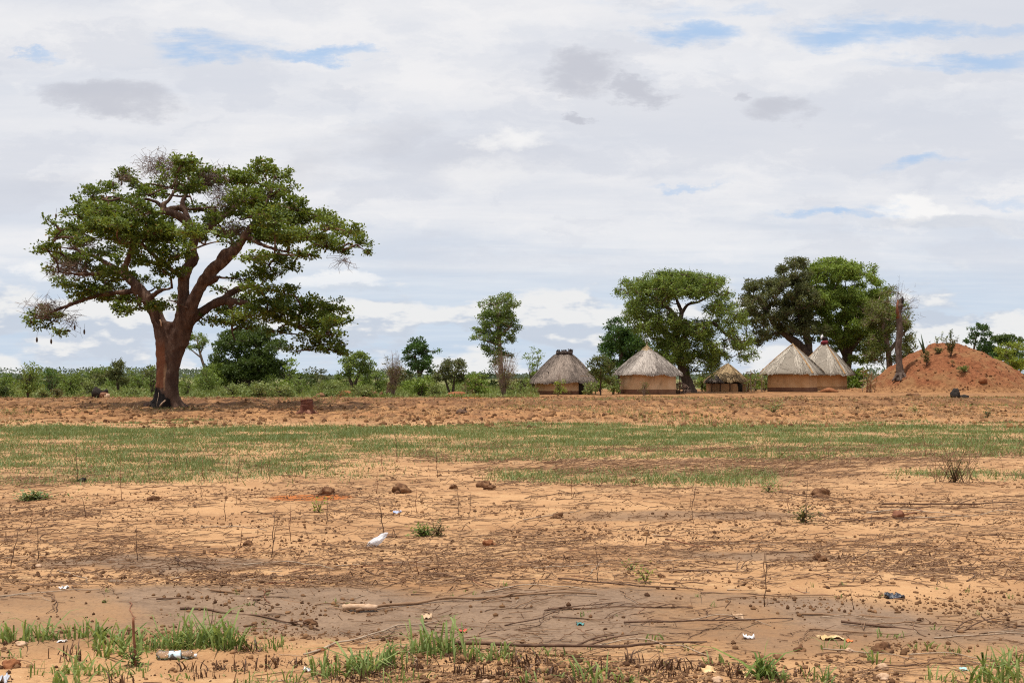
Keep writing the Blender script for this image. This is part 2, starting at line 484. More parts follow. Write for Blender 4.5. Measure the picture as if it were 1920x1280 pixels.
    # fair weather heaps standing on the horizon
    def cum(dv):
        vv = N.m('ADD', v, dv)
        return N.noise(vec(N.m('MULTIPLY', u, 1.0), N.m('MULTIPLY', vv, 2.7), 3.3), 8.5, 8, .56)
    c0 = cum(0.0); c1 = cum(.016)
    cov = N.m('MULTIPLY', N.ramp(v, .115, .055), .16)
    msk = N.ramp(N.m('ADD', c0, cov), .59, .69)
    lit = N.ramp(N.m('SUBTRACT', c0, c1), -.035, .055)
    ccol = N.mix(lit, (.58, .64, .735), (.86, .86, .855))
    lowsky = N.m('MULTIPLY', N.ramp(v, .12, .06), N.m('SUBTRACT', 1.0, msk))
    cloud = N.mix(N.m('MULTIPLY', lowsky, .5), cloud, (.54, .66, .80))
    rightheap = blobs([(1740, 612, 120, 30, .9), (1890, 615, 70, 34, .9), (1000, 605, 60, 26, .6), (860, 600, 100, 26, .7), (1090, 610, 60, 24, .6)])
    msk = N.m('MAXIMUM', msk, N.ramp(rightheap, .08, .5))
    cloud = N.mix(N.m('MULTIPLY', N.m('MULTIPLY', msk, N.ramp(v, .13, .085)), .92), cloud, ccol)
    b1 = N.new('ShaderNodeBackground'); nt.links.new(sky.outputs[0], b1.inputs[0]); b1.inputs[1].default_value = .1
    b2 = N.new('ShaderNodeBackground'); nt.links.new(cloud, b2.inputs[0]); b2.inputs[1].default_value = 1.0
    mx = N.new('ShaderNodeMixShader'); N.put(mx.inputs[0], thin)
    nt.links.new(b2.outputs[0], mx.inputs[1]); nt.links.new(b1.outputs[0], mx.inputs[2])
    nt.links.new(mx.outputs[0], out.inputs[0])
    w.cycles.sampling_method = 'MANUAL'; w.cycles.sample_map_resolution = 512
    s = bpy.data.lights.new('sun', 'SUN'); s.energy = 5.0; s.angle = R(.6); s.color = (1.0, .955, .88)
    so = bpy.data.objects.new('sun', s); col.objects.link(so)
    so.rotation_euler = (R(90 - SUN_EL), 0, R(180 - SUN_AZ))
    so.location = (-20, -30, 60)


def make_camera():
    c = bpy.data.cameras.new('camera'); o = bpy.data.objects.new('camera', c); col.objects.link(o)
    c.sensor_width = 36; c.lens = F / 1920 * 36; c.shift_y = (HZ - 640) / 1920; c.clip_end = 6000; c.clip_start = .1
    o.location = (0, 0, CH); o.rotation_euler = (R(90), 0, 0)
    scene.camera = o


# ------------------------------------------------------------------ trees
def foliage(g, cen, rad, n_spray, per, L, W, spr=.28, droop=0.0, base=.5, up=.55):
    """fill one clump: sprays of leaves sitting towards the upper shell of an ellipsoid"""
    d = unit(n_spray)
    r = rng.uniform(.35, 1.0, n_spray) ** .6
    d[:, 2] = np.where(d[:, 2] < -.2, d[:, 2] * .55, d[:, 2])
    sp = cen + d * r[:, None] * rad
    n = n_spray * per
    k = np.repeat(np.arange(n_spray), per)
    off = rng.normal(0, 1, (n, 3)) * spr * np.array([.55, .55, .34])
    if droop:
        off[:, 2] -= np.abs(rng.normal(0, droop, n)); off[:, :2] *= .7
    c = sp[k] + off
    out = d[k] * .6 + unit(n) * .8; out[:, 2] += .05 - droop * 1.2
    nr = unit(n) * .75; nr[:, 2] += up
    sv = np.clip(base + rng.normal(0, .16, n_spray), 0, 1)
    var = np.clip(sv[k] + rng.normal(0, .14, n), 0, .89)
    var = np.where(rng.random(n) < .018, .98, var)
    g.leaves(c, out, nr, L * rng.uniform(.7, 1.25, n), W * rng.uniform(.7, 1.2, n), var)
    return sp


def connect(gt, skel, cen, r0, r1, sag=.0, sides=5):
    """a curved branch from the nearest part of the frame to a clump; returns its points"""
    dd = skel - cen; dd[:, 2] *= 1.25
    w = np.linalg.norm(dd, axis=1) + np.maximum(0, (skel[:, 2] - cen[2])) * 1.2
    a = skel[np.argmin(w)]
    L = np.linalg.norm(cen - a)
    if L < .05: return None
    m1 = a + (cen - a) * .35 + rng.normal(0, .08, 3) * L + np.array([0, 0, .10 * L - sag * L])
    m2 = a + (cen - a) * .72 + rng.normal(0, .07, 3) * L + np.array([0, 0, .10 * L - sag * L])
    p = spline([a, m1, m2, cen], 4)
    gt.tube(p, np.linspace(r0, r1, len(p)), sides, .06)
    return p


def build_tree(name, label, cat, base, D, limbs, clumps, bark, leafm, L=.2, W=.11, dens=1.0, per=16, spr=.28, droop=0.0,
               remesh=.0, group=None, twig_r=.012, base_var=.5, clump_r0=.055, dead=None, up=.55, twigs=9):
    """limbs: lists of (px, py, depth offset, radius px); clumps: (px, py, rx, ry, depth, [density]) - laid out at the tree's own distance"""
    o3 = P(base[0], base[1], D); o3[2] = float(gh(o3[0], o3[1])) if D < 90 else o3[2]
    root = thing(name, label, cat, o3, group)
    sc = D / F
    gt, gl = Geo(), Geo()
    skel = []
    for lb in limbs:
        lb = np.array(lb, float)
        p = np.array([P(a, b, D + d) for a, b, d in lb[:, :3]]); q = spline(np.column_stack([p, lb[:, 3] * sc]), 6)
        gt.tube(q[:, :3], q[:, 3], 12 if remesh else 8, .05)
        skel.append(q[:, :3][q[:, 3] < 26 * sc])
    skel = np.concatenate(skel)
    # stay clear of the lower bole
    hi = skel[skel[:, 2] > o3[2] + .28 * (skel[:, 2].max() - o3[2])] if len(skel) > 6 else skel
    skel = hi if len(hi) > 3 else skel
    gb = Geo()
    order = sorted(range(len(clumps)), key=lambda i: np.min(np.linalg.norm(skel - P(clumps[i][0], clumps[i][1], D + clumps[i][4]), axis=1)))
    for i in order:
        c = clumps[i]; cen = P(c[0], c[1], D + c[4]); rad = np.array([c[2], (c[2] + c[3]) / 2, c[3]]) * sc
        dn = (c[5] if len(c) > 5 else 1.0) * dens
        p = connect(gb, skel, cen - np.array([0, 0, rad[2] * .35]), clump_r0 * rng.uniform(.8, 1.3), .018, sag=.03)
        if p is not None: skel = np.vstack([skel, p])
        area = (rad[0] * rad[1] + rad[0] * rad[2] * 2) / 3
        ns = max(5, int(area * 34 * dn))
        sp = foliage(gl, cen, rad, ns, per, L, W, spr, droop, base_var + rng.normal(0, .10), up)
        kk = rng.choice(len(sp), min(len(sp), max(4, int(twigs * (1 + area)))), replace=False)
        st = cen + (sp[kk] - cen) * .12 + rng.normal(0, .05, (len(kk), 3)) - np.array([0, 0, rad[2] * .3])
        gb.rods(st, sp[kk], twig_r * 1.5, twig_r * .5)
    o = gt.build('trunk', bark, root, o3)
    if remesh:
        m = o.modifiers.new('merge', 'REMESH'); m.mode = 'VOXEL'; m.voxel_size = remesh; m.use_smooth_shade = True
        m = o.modifiers.new('even', 'SMOOTH'); m.iterations = 3; m.factor = .5
        tx = bpy.data.textures.new('bark_lumps', 'CLOUDS'); tx.noise_scale = .28; tx.noise_depth = 3
        m = o.modifiers.new('lumps', 'DISPLACE'); m.texture = tx; m.strength = .09; m.mid_level = .5
    gb.build('branches', bark, root, o3)
    gl.build('crown', leafm, root, o3)
    if dead:
        gd = Geo()
        for (px, py, rx, ry, dz, cnt) in dead[0]:
            cen = P(px, py, D + dz); rad = np.array([rx, (rx + ry) * .5, ry]) * sc
            a = cen + rng.normal(0, .45, (cnt, 3)) * rad; b = a + unit(cnt) * rng.uniform(.2, .75, cnt)[:, None] * np.array([1, 1, .8])
            gd.rods(a, b, .011, .005, rng.random(cnt))
            k = rng.integers(0, cnt, cnt); gd.rods(b[k], b[k] + unit(cnt) * .28, .007, .003, rng.random(cnt))
        gd.build('dead_twigs', dead[1], root, o3)
    return root, o3


def lobes_to_clumps(lobes, n, depth, frac=.40, rmin=7):
    """break big lobes (px, py, rx, ry) into small overlapping clumps spread through a round crown"""
    out = []
    tot = sum(l[2] * l[3] for l in lobes)
    for l in lobes:
        k = max(3, int(n * l[2] * l[3] / tot))
        for _ in range(k):
            d = unit(1)[0]; r = rng.uniform(.25, 1) ** .5
            px = l[0] + d[0] * r * l[2] * .85; py = l[1] - d[2] * r * l[3] * .85
            s = rng.uniform(.75, 1.25) * frac
            out.append((px, py, max(rmin, l[2] * s), max(rmin * .7, l[3] * s * .85), d[1] * r * depth + (l[4] if len(l) > 4 else 0), float(rng.choice([.45, .8, 1.0, 1.3]))))
    return out


# ------------------------------------------------------------------ thatched huts
def superpt(th, a, b, n):
    c, s = np.cos(th), np.sin(th)
    return np.sign(c) * np.abs(c) ** (2 / n) * a, np.sign(s) * np.abs(s) ** (2 / n) * b


def hut_wall(a, b, n, z0, z1, seg=72, wob=.02):
    g = Geo(); th = np.arange(seg) * 2 * math.pi / seg
    zs = np.linspace(z0, z1, 9); x, y = superpt(th, a, b, n)
    k = 1 + wob * (vnoise(np.cos(th)[None] * 3 + 5, np.sin(th)[None] * 3 + zs[:, None] * 2, 7) - .5) + .02 * (1 - (zs[:, None] - z0) / (z1 - z0 + 1e-6))
    v = np.stack([x[None] * k, y[None] * k, np.repeat(zs[:, None], seg, 1)], -1)
    i = np.arange(len(zs) - 1)[:, None] * seg; kk = np.arange(seg)[None]
    q = np.stack([i + kk, i + (kk + 1) % seg, i + seg + (kk + 1) % seg, i + seg + kk], -1).reshape(-1, 4)
    return g.add(v.reshape(-1, 3), q)


def thatch(a, b, n, ze, zt, top=0.0, topn=None, sag=.0, strands=5000, cx=0, cy=0, thick=.16, wid=.028, fringe=.16, sweep=(0, 2 * math.pi), uneven=.10):
    """a thatch shell plus the straws that lie on it, each a thin strip running down the slope"""
    g = Geo(); seg = 96
    def pt(th, t, lift=0.0):
        x, y = superpt(th, a, b, n); tx, ty = superpt(th, max(top, .02), .05 if top else .02, 2)
        s = t + sag * np.sin(math.pi * t)                       # t = 0 apex, 1 eave; sag > 0 bulges outwards
        ev = uneven * (vnoise(np.cos(th) * 4 + 9, np.sin(th) * 4 + 2, 23) - .5) * t ** 3
        wv = .13 * (fbm(np.cos(th) * 2.6 + t * 1.3, np.sin(th) * 2.6 - t, 29, 3) - .5)
        return np.stack([(tx + cx) * (1 - s) + x * s, (ty + cy) * (1 - s) + y * s, zt + (ze - zt) * t + lift + ev + wv], -1)
    th = np.arange(seg) * 2 * math.pi / seg
    ts = np.linspace(0, 1, 14)
    v = pt(th[None], ts[:, None])
    i = np.arange(len(ts) - 1)[:, None] * seg; kk = np.arange(seg)[None]
    q = np.stack([i + kk, i + seg + kk, i + seg + (kk + 1) % seg, i + (kk + 1) % seg], -1).reshape(-1, 4)
    low = pt(th[None], np.array([[1.0]]), -thick); inn = pt(th[None], np.array([[.6]]), -thick * .9)
    m = len(ts) * seg
    v = np.vstack([v.reshape(-1, 3), low.reshape(-1, 3), inn.reshape(-1, 3)])
    e = (len(ts) - 1) * seg; k = np.arange(seg); k2 = (k + 1) % seg
    q = np.vstack([q, np.stack([e + k, m + k, m + k2, e + k2], 1), np.stack([m + k, m + seg + k, m + seg + k2, m + k2], 1)])
    g.add(v, q, var=.35)
    # straws
    th = rng.uniform(*sweep, strands); t = np.sqrt(rng.uniform(.0, 1.05, strands)).clip(0.02, 1)
    t = np.where(rng.random(strands) < .18, rng.uniform(.93, 1.0, strands), t)
    ln = rng.uniform(.12, .30, strands)
    t1 = t + ln; over = np.maximum(t1 - 1, 0); t1 = np.minimum(t1, 1.0)
    p0 = pt(th, t, .02 + rng.uniform(0, .03, strands)); p1 = pt(th + rng.normal(0, .016, strands), t1, .025 + rng.uniform(0, .035, strands))
    x, y = superpt(th, 1, 1, n)
    ext = np.minimum(over * .9, fringe * rng.uniform(.3, 1.2, strands))
    p1 += np.stack([x * ext * .35, y * ext * .35, -ext], 1)
    sd = np.stack([-np.sin(th), np.cos(th), rng.normal(0, .35, strands)], 1) * (wid * rng.uniform(.5, 1.3, strands))[:, None]
    v = np.stack([p0 - sd * .5, p0 + sd * .5, p1 + sd * .3, p1 - sd * .3], 1)
    patch = fbm(np.cos(th) * 3 + t * 2, np.sin(th) * 3 + 4, 37, 3)
    var = np.clip(.5 + rng.normal(0, .22, strands) + (patch - .5) * 1.5, 0, 1)
    g.add(v, np.arange(strands)[:, None] * 4 + np.arange(4), var=np.repeat(var, 4))
    return g, pt


def thatch_mat(name, ca, cb):
    m, nt, out = nodes_of(name); N = NT(nt)
    n = N.noise(N.scalev(N.objco(), (1, 1, .35)), 5, 6, .6)
    c = N.mix(N.attr('var'), ca, cb)
    c = N.mix(N.m('MULTIPLY', N.ramp(n, .48, .72), .5), c, tuple(k * .55 for k in ca))
    nt.links.new(N.bsdf(c, .85, spec=.15), out.inputs[0])
    return m


def mud_mat(name, ca, cb, band_z=None, band_c=None):
    """mud plaster with soft stains"""
    m, nt, out = nodes_of(name); N = NT(nt)
    co = N.objco()
    n = N.noise(co, 1.3, 5, .6); nf = N.noise(co, 22, 4, .6)
    c = N.mix(N.ramp(n, .38, .66), ca, cb)
    c = N.mix(N.m('MULTIPLY', N.ramp(N.noise(N.scalev(co, (2, 2, .6)), 1.1, 5), .50, .68), .60), c, tuple(k * .5 for k in ca))
    nt.links.new(N.bsdf(c, .9, N.bump(nf, .35, .02), .15), out.inputs[0])
    return m


# ================================================================== build the place
make_camera()
make_sky()
make_ground()

BARK_RED = plain_mat('reddish_bark', (.150, .062, .036), (.255, .125, .078), 4, .9, .6, (1, 1, .45), .04)
BARK_DARK = plain_mat('dark_bark', (.060, .040, .030), (.120, .085, .062), 5, .9, .6, (1, 1, .4), .03)
BARK_GREY = plain_mat('grey_bark', (.17, .115, .085), (.29, .21, .16), 6, .9, .6, (1, 1, .3), .03)
TWIG = var_mat('dry_twig', (.105, .062, .048), (.235, .165, .125))
STICK = var_mat('dry_stick', (.125, .062, .034), (.30, .185, .110))
STICK_RED = plain_mat('reddish_stick', (.15, .058, .032), (.25, .11, .06), 14, .8, .3)
STICK_GREY = plain_mat('bleached_stick', (.25, .18, .125), (.40, .30, .215), 14, .8, .3)
STICK_DARK = plain_mat('dark_stick', (.075, .040, .026), (.15, .085, .052), 14, .85, .3)
CLOD = plain_mat('dry_clod', (.105, .048, .024), (.225, .118, .058), 14, .95, .8, bdist=.03)
CLOD_RED = plain_mat('red_clod', (.17, .062, .026), (.29, .120, .052), 14, .95, .8, bdist=.03)
CLOD_PALE = plain_mat('pale_stone', (.40, .25, .15), (.55, .38, .26), 14, .85, .4)
CHAR_DARK = plain_mat('charred_and_dark_wood', (.012, .010, .009), (.040, .030, .024), 9, .9, .6)
L_HERO = leaf_mat('broad_green_leaf', (.060, .098, .016), (.190, .245, .038), (.20, .13, .03))
L_DARK = leaf_mat('dark_green_leaf', (.046, .076, .017), (.100, .145, .030))
L_DEEP = leaf_mat('deep_green_leaf', (.036, .080, .018), (.085, .155, .034))
L_FRESH = leaf_mat('fresh_green_leaf', (.130, .195, .030), (.250, .330, .056))
L_OLIVE = leaf_mat('olive_leaf', (.076, .090, .032), (.160, .172, .060), (.16, .10, .04))
L_YEL = leaf_mat('yellow_green_leaf', (.165, .215, .026), (.290, .345, .046))
L_MID = leaf_mat('mid_green_leaf', (.110, .168, .034), (.220, .280, .062))
L_TAN = leaf_mat('tan_green_leaf', (.105, .095, .034), (.185, .165, .055), (.22, .11, .05))
L_GRASS = leaf_mat('grass_blade', (.150, .215, .055), (.285, .350, .115), (.38, .29, .13), .35)
L_LAWN = leaf_mat('short_grass_blade', (.145, .195, .062), (.225, .270, .092), (.30, .22, .10), .2)
L_STRAW = leaf_mat('straw_blade', (.22, .13, .06), (.42, .29, .15), None, .2)
L_DRY = leaf_mat('withered_blade', (.075, .036, .022), (.17, .09, .05), None, .1)
L_PALE = leaf_mat('pale_weed_leaf', (.145, .188, .052), (.270, .310, .100), (.26, .2, .09))

# ------------------------------------------------------------------ the great spreading tree
hero_bark = None


def make_hero_bark():
    m, nt, out = nodes_of('great_tree_bark'); N = NT(nt)
    co = N.objco(); sp = N.new('ShaderNodeSeparateXYZ'); nt.links.new(co, sp.inputs[0])
    x, y, z = sp.outputs
    n = N.noise(N.scalev(co, (1, 1, .35)), 3.2, 7, .65); nf = N.noise(N.scalev(co, (1, 1, .3)), 14, 5, .6)
    c = N.mix(N.ramp(n, .34, .66), (.060, .033, .024), (.135, .080, .056))
    c = N.mix(N.m('MULTIPLY', N.ramp(nf, .5, .7), .5), c, (.07, .034, .024))
    # sunlight on the upper limbs painted in as paler patches
    c = N.mix(N.m('MULTIPLY', N.ramp(z, 4.2, 7.5), N.m('MULTIPLY', N.ramp(n, .5, .62), .5)), c, (.27, .18, .125))
    # panel where the bark has been stripped, showing orange wood
    wob = N.m('MULTIPLY', N.m('SUBTRACT', n, .5), .35)
    xs = N.m('ADD', x, wob)
    front = N.ramp(y, -.05, -.25)
    pan = N.m('MULTIPLY', N.m('MULTIPLY', N.ramp(xs, -.62, -.54), N.ramp(xs, .02, -.05)), N.m('MULTIPLY', N.ramp(N.m('ADD', z, wob), .95, 1.05), N.ramp(z, 3.6, 2.7)))
    c = N.mix(N.m('MULTIPLY', N.m('MULTIPLY', pan, front), .85), c, N.mix(nf, (.24, .095, .048), (.185, .070, .036)))
    strip = N.m('MULTIPLY', N.m('MULTIPLY', N.ramp(xs, -.09, -.04), N.ramp(xs, .08, .03)), N.m('MULTIPLY', N.ramp(z, .85, .95), N.ramp(z, 2.3, 1.9)))
    c = N.mix(N.m('MULTIPLY', N.m('MULTIPLY', strip, front), .8), c, (.29, .165, .092))
    # fire scar at the foot
    edge = N.m('ADD', z, N.m('MULTIPLY', N.m('SUBTRACT', N.m('MULTIPLY_ADD', n, .6, N.m('MULTIPLY', nf, .5)), .55), .9))
    topz = N.m('MULTIPLY_ADD', xs, -.75, .72)
    scar = N.m('MULTIPLY', N.m('MULTIPLY', N.ramp(xs, -.72, -.66), N.ramp(xs, .34, .26)), N.ramp(N.m('SUBTRACT', edge, topz), .07, -.07))
    c = N.mix(N.m('MULTIPLY', N.m('MULTIPLY', scar, front), .96), c, (.012, .010, .010))
    b = N.bump(N.m('ADD', n, N.m('MULTIPLY', nf, .5)), .9, .08)
    nt.links.new(N.bsdf(c, .9, b, .15), out.inputs[0])
    return m


hero_limbs = [
    [(292, 773, 0, 28), (299, 760, 0, 19), (303, 742, 0, 14), (305, 700, 0, 12), (306, 665, 0, 13), (303, 630, 0, 13), (296, 600, .1, 13), (281, 567, .2, 12), (262, 542, .3, 10), (246, 526, .5, 9), (229, 512, .7, 7.5), (212, 500, .9, 5.5), (190, 488, 1.0, 4)],
    [(334, 773, .1, 25), (328, 760, .1, 17), (324, 742, .1, 12), (322, 700, .1, 13), (328, 665, .1, 15), (337, 635, .1, 18), (344, 605, .1, 18), (345, 575, .1, 14), (344, 545, .1, 11), (345, 520, .1, 11), (353, 500, 0, 10), (363, 485, 0, 10), (360, 466, 0, 8.5), (367, 446, 0, 8.5), (388, 430, .3, 7), (405, 416, .6, 6), (425, 402, 1, 5), (450, 385, 1.3, 3)],
    [(300, 772, -.3, 14), (310, 752, -.25, 12), (316, 715, -.1, 12), (316, 670, 0, 12), (318, 630, .1, 13), (322, 604, .1, 12)],
    [(364, 440, 0, 8), (352, 421, -.2, 8), (337, 406, -.4, 8), (318, 398, -.6, 7), (303, 398, -.8, 5), (280, 405, -1, 4)],
    [(318, 398, -.6, 6), (303, 387, -.7, 5), (314, 378, -.6, 4), (325, 362, -.4, 3.5), (335, 340, 0, 3)],
    [(366, 436, 0, 7), (355, 415, .3, 6), (347, 397, .5, 6), (342, 382, .6, 5), (350, 362, .8, 4), (365, 340, 1, 3)],
    [(342, 391, .5, 5.5), (325, 390, .3, 5.5), (308, 393, 0, 5), (295, 380, -.2, 4), (270, 372, -.6, 3)],
    [(345, 393, .5, 3), (375, 391, 1.2, 3), (410, 388, 1.8, 2.5)],
    [(345, 612, 0, 15), (356, 580, -.2, 13), (370, 548, -.4, 11), (386, 522, -.6, 11), (402, 503, -.8, 11.5), (418, 491, -.9, 9.5), (434, 477, -1, 9), (448, 459, -1.1, 8), (461, 440, -1.2, 7.5), (475, 422, -1.2, 6), (505, 402, -1.3, 6), (545, 392, -1.4, 4), (590, 402, -1.5, 3)],
    [(386, 532, -.6, 6), (400, 526, -.9, 6), (410, 519, -1.1, 5)],
    [(410, 496, -.9, 6), (413, 480, -1, 6), (422, 470, -1, 5), (434, 466, -1, 5), (437, 452, -.8, 4)],
    [(350, 608, 0, 11), (378, 585, .3, 9), (402, 569, .6, 8), (420, 559, .9, 6.5), (441, 545, 1.1, 7), (470, 537, 1.4, 5), (505, 545, 1.8, 4)],
    [(400, 569, .6, 9), (430, 564, .4, 7), (470, 572, .2, 6), (515, 592, 0, 5), (555, 612, -.2, 4), (600, 632, -.3, 3)],
    [(430, 566, .4, 4), (436, 590, .3, 3.5), (435, 620, .2, 3), (442, 640, .2, 2)],
    [(460, 440, -1.2, 6), (490, 458, -1.6, 4), (520, 468, -2, 3), (560, 478, -2.2, 2)],
    [(262, 545, .3, 6), (225, 548, .2, 5), (190, 552, 0, 4.5), (162, 560, -.3, 4), (135, 570, -.5, 3.5), (108, 580, -.8, 3), (85, 592, -1, 2)],
    [(135, 570, -.5, 2.5), (118, 585, -.4, 2), (128, 605, -.4, 1.3), (130, 620, -.4, .8)],
    [(212, 500, .9, 5), (175, 480, 1.5, 4), (140, 468, 2, 3), (105, 462, 2.2, 2)],
    [(229, 512, .7, 6), (190, 512, -.4, 4.5), (150, 514, -1.2, 3.5), (110, 510, -1.6, 2)],
    [(230, 512, .7, 7), (245, 470, .2, 5), (240, 430, -.4, 4), (215, 395, -1, 3), (190, 365, -1.2, 2)],
    [(290, 405, -1, 4), (255, 385, -2, 3), (225, 372, -2.6, 2)],
    [(280, 560, .2, 6), (300, 545, -.8, 4), (322, 540, -1.3, 3)],
    [(345, 520, .1, 6), (320, 505, -1.5, 5), (290, 480, -2.5, 4), (265, 455, -3, 3)],
    [(475, 422, -1.2, 6), (500, 380, -.6, 4), (512, 345, -.2, 3), (515, 325, 0, 2)],
    [(425, 402, 1, 5), (450, 370, 1.6, 4), (470, 340, 2, 3)],
]
front = [  # px, py, rx, ry, density
    (352, 345, 34, 24), (332, 318, 26, 14), (365, 316, 24, 14), (388, 335, 25, 18, .7), (345, 300, 22, 10), (310, 345, 22, 14, .8),
    (430, 335, 28, 16, .6), (462, 332, 32, 18), (490, 315, 30, 13), (525, 330, 20, 16), (540, 352, 16, 9),
    (455, 370, 38, 20), (505, 362, 34, 20), (545, 382, 26, 14),
    (195, 352, 22, 13), (172, 362, 22, 12), (238, 330, 24, 11), (262, 345, 20, 11), (182, 388, 34, 14), (160, 402, 26, 13), (222, 372, 18, 9), (255, 378, 22, 9),
    (96, 414, 14, 8), (148, 430, 28, 12), (184, 420, 26, 13), (120, 440, 26, 11), (88, 465, 24, 11), (72, 472, 12, 7), (112, 482, 18, 10), (160, 455, 26, 10, .6),
    (240, 405, 30, 13, .5), (272, 398, 22, 10, .7), (280, 435, 52, 18), (250, 452, 42, 19), (318, 448, 36, 18), (328, 476, 24, 18), (285, 485, 40, 22), (320, 508, 30, 15), (240, 486, 30, 16), (346, 470, 16, 18),
    (150, 505, 26, 12, .5), (186, 512, 28, 14), (204, 536, 32, 15), (170, 541, 24, 13), (222, 556, 28, 12), (250, 560, 22, 12), (228, 574, 22, 9), (190, 556, 22, 11), (100, 508, 16, 8, .5),
    (264, 575, 16, 10), (300, 535, 14, 8, .7), (312, 574, 14, 9), (330, 562, 10, 9),
    (75, 588, 20, 13), (98, 598, 18, 16), (60, 600, 11, 14), (112, 620, 9, 7, .6), (84, 612, 12, 10, .7),
    (500, 400, 42, 20), (545, 410, 38, 18), (592, 404, 32, 13), (622, 420, 28, 14), (652, 434, 26, 14), (678, 452, 18, 14), (692, 470, 9, 10), (572, 440, 42, 16), (612, 455, 32, 14), (540, 448, 34, 16), (500, 440, 34, 18), (580, 474, 28, 11), (642, 465, 22, 12), (480, 398, 22, 18), (442, 398, 22, 12), (402, 410, 22, 9, .7), (410, 438, 22, 9, .8), (432, 452, 18, 9, .8),
    (475, 480, 36, 12, .8), (502, 490, 32, 13, .8), (532, 480, 22, 11), (500, 515, 30, 12, .8), (455, 522, 26, 10, .7), (412, 540, 16, 7, .7), (482, 540, 32, 11, .8), (530, 545, 26, 12), (520, 512, 16, 9, .7),
    (420, 600, 30, 11), (462, 588, 34, 12), (502, 578, 38, 13), (545, 574, 34, 13), (586, 570, 28, 13), (622, 574, 26, 14), (644, 580, 12, 11), (602, 600, 32, 14), (562, 606, 30, 12), (520, 618, 22, 9, .7), (612, 625, 26, 13), (630, 645, 16, 13), (585, 652, 18, 10), (552, 655, 14, 8, .8), (638, 664, 8, 9), (390, 600, 18, 9, .8), (462, 614, 22, 8, .7), (568, 632, 18, 8, .7),
    (120, 530, 24, 11), (150, 546, 24, 11), (130, 490, 26, 12), (162, 482, 28, 12), (215, 515, 28, 14), (255, 522, 22, 11), (200, 470, 28, 13), (224, 445, 26, 12), (190, 445, 24, 10), (300, 570, 18, 9), (240, 586, 20, 7), (142, 562, 16, 7), (128, 402, 14, 7), (148, 378, 14, 7), (288, 360, 26, 12), (300, 425, 24, 11),
    (430, 580, 28, 11), (470, 602, 30, 11), (520, 596, 32, 11), (560, 588, 28, 11), (600, 584, 26, 12), (640, 600, 16, 9), (620, 606, 22, 11), (590, 620, 24, 11), (616, 652, 16, 10), (540, 562, 28, 9), (500, 560, 28, 9), (455, 558, 24, 8), (600, 640, 20, 10), (645, 660, 12, 9), (480, 512, 26, 9), (545, 500, 22, 8),
]
hero_clumps = []
for _ in range(26):                                           # boughs added towards and away from the viewer so the trunk is shaded
    hero_clumps.append((rng.uniform(170, 560), rng.uniform(385, 455), rng.uniform(24, 38), rng.uniform(11, 16), rng.choice([-1, 1]) * rng.uniform(3.0, 6.2), .8))
for c in front:
    dm = 7.2 * math.sqrt(max(.05, 1 - ((c[0] - 370) / 345) ** 2)) * (.9 if c[1] < 540 else .45)
    dz = rng.uniform(-.85, .85) * dm
    if 240 < c[0] < 350 and 430 < c[1] < 515: dz = rng.uniform(-3.8, -2.2)       # the big bough that comes forward
    k = (48 + dz) / 48
    hero_clumps.append((c[0], c[1], c[2] * k * 1.06, c[3] * k * 1.10, dz, c[4] if len(c) > 4 else 1.0))
    if c[1] < 470 and c[2] > 24 and not (340 < c[0] < 440 and c[1] > 370):          # the far side of the crown
        hero_clumps.append((c[0] + rng.uniform(-9, 9), c[1] + rng.uniform(-6, 8), c[2] * .9, c[3] * .9, -dz * .8 + rng.uniform(-1, 1), .6))
L_HERO_DEAD = [[(305, 312, 45, 18, -.5, 420), (400, 340, 32, 22, -.6, 420), (425, 375, 30, 20, -.9, 260), (245, 405, 36, 14, -1, 240), (130, 505, 34, 14, -1, 260), (150, 458, 30, 12, 1, 150), (85, 578, 30, 14, -.9, 160), (130, 600, 14, 22, -.4, 60), (235, 335, 20, 10, 0, 60), (640, 490, 14, 8, -1, 40), (440, 430, 24, 14, -1, 160)], TWIG]
hero, hero_o = build_tree('spreading_tree', 'huge flat-crowned tree with a forked reddish trunk standing alone in the field', 'tree', (314, 765), 48, hero_limbs, hero_clumps,
                          make_hero_bark(), L_HERO, .155, .105, 2.0, 24, .22, 0, .075, None, .013, .5, .055, L_HERO_DEAD, up=.95, twigs=9)
# burnt hollow at the foot, in three lobes of charred wood, and the pale strips hanging there
g = Geo()
s48 = 48 / F


def on_bole(px, py, out=0.0):
    p = P(px, py, 48); c = P(314, py, 48)
    half = (25 + 16 * max(0, (py - 738) / 30)) * s48
    dx = np.clip((p[0] - c[0]) / half, -.95, .95)
    return np.array([p[0], 48 - half * .82 * math.sqrt(1 - dx * dx) - out, p[2]])


for pts, r in (([(306, 735), (306.5, 742), (305.5, 752), (306, 760)], .012), ([(312, 760), (316, 754), (321, 749)], .035), ([(313, 601), (315, 606), (315.5, 613)], .035)):
    g = Geo(); g.tube([on_bole(a, b, .13 if b > 700 else .42) for a, b in pts], r, 6, .1)
    g.build('bark_strip', STICK_GREY if r < .03 else CLOD_PALE, hero, hero_o)
for px, py, dz in ((140, 614, -.8), (158, 622, -.8), (69, 637, -1), (212, 345, -1), (228, 343, -1), (493, 337, -.5), (96, 640, -1), (385, 455, -.5), (105, 405, 0), (92, 447, 0)):
    g = Geo(); p = P(px, py, 48 + dz); g.lump(p, (.05, .05, .13), .1, 8, 6, px, flat=1); g.rods(p + [0, 0, .1], p + [.03, 0, .38], .008, .006)
    g.build('seed_pod', BARK_DARK, hero, hero_o)

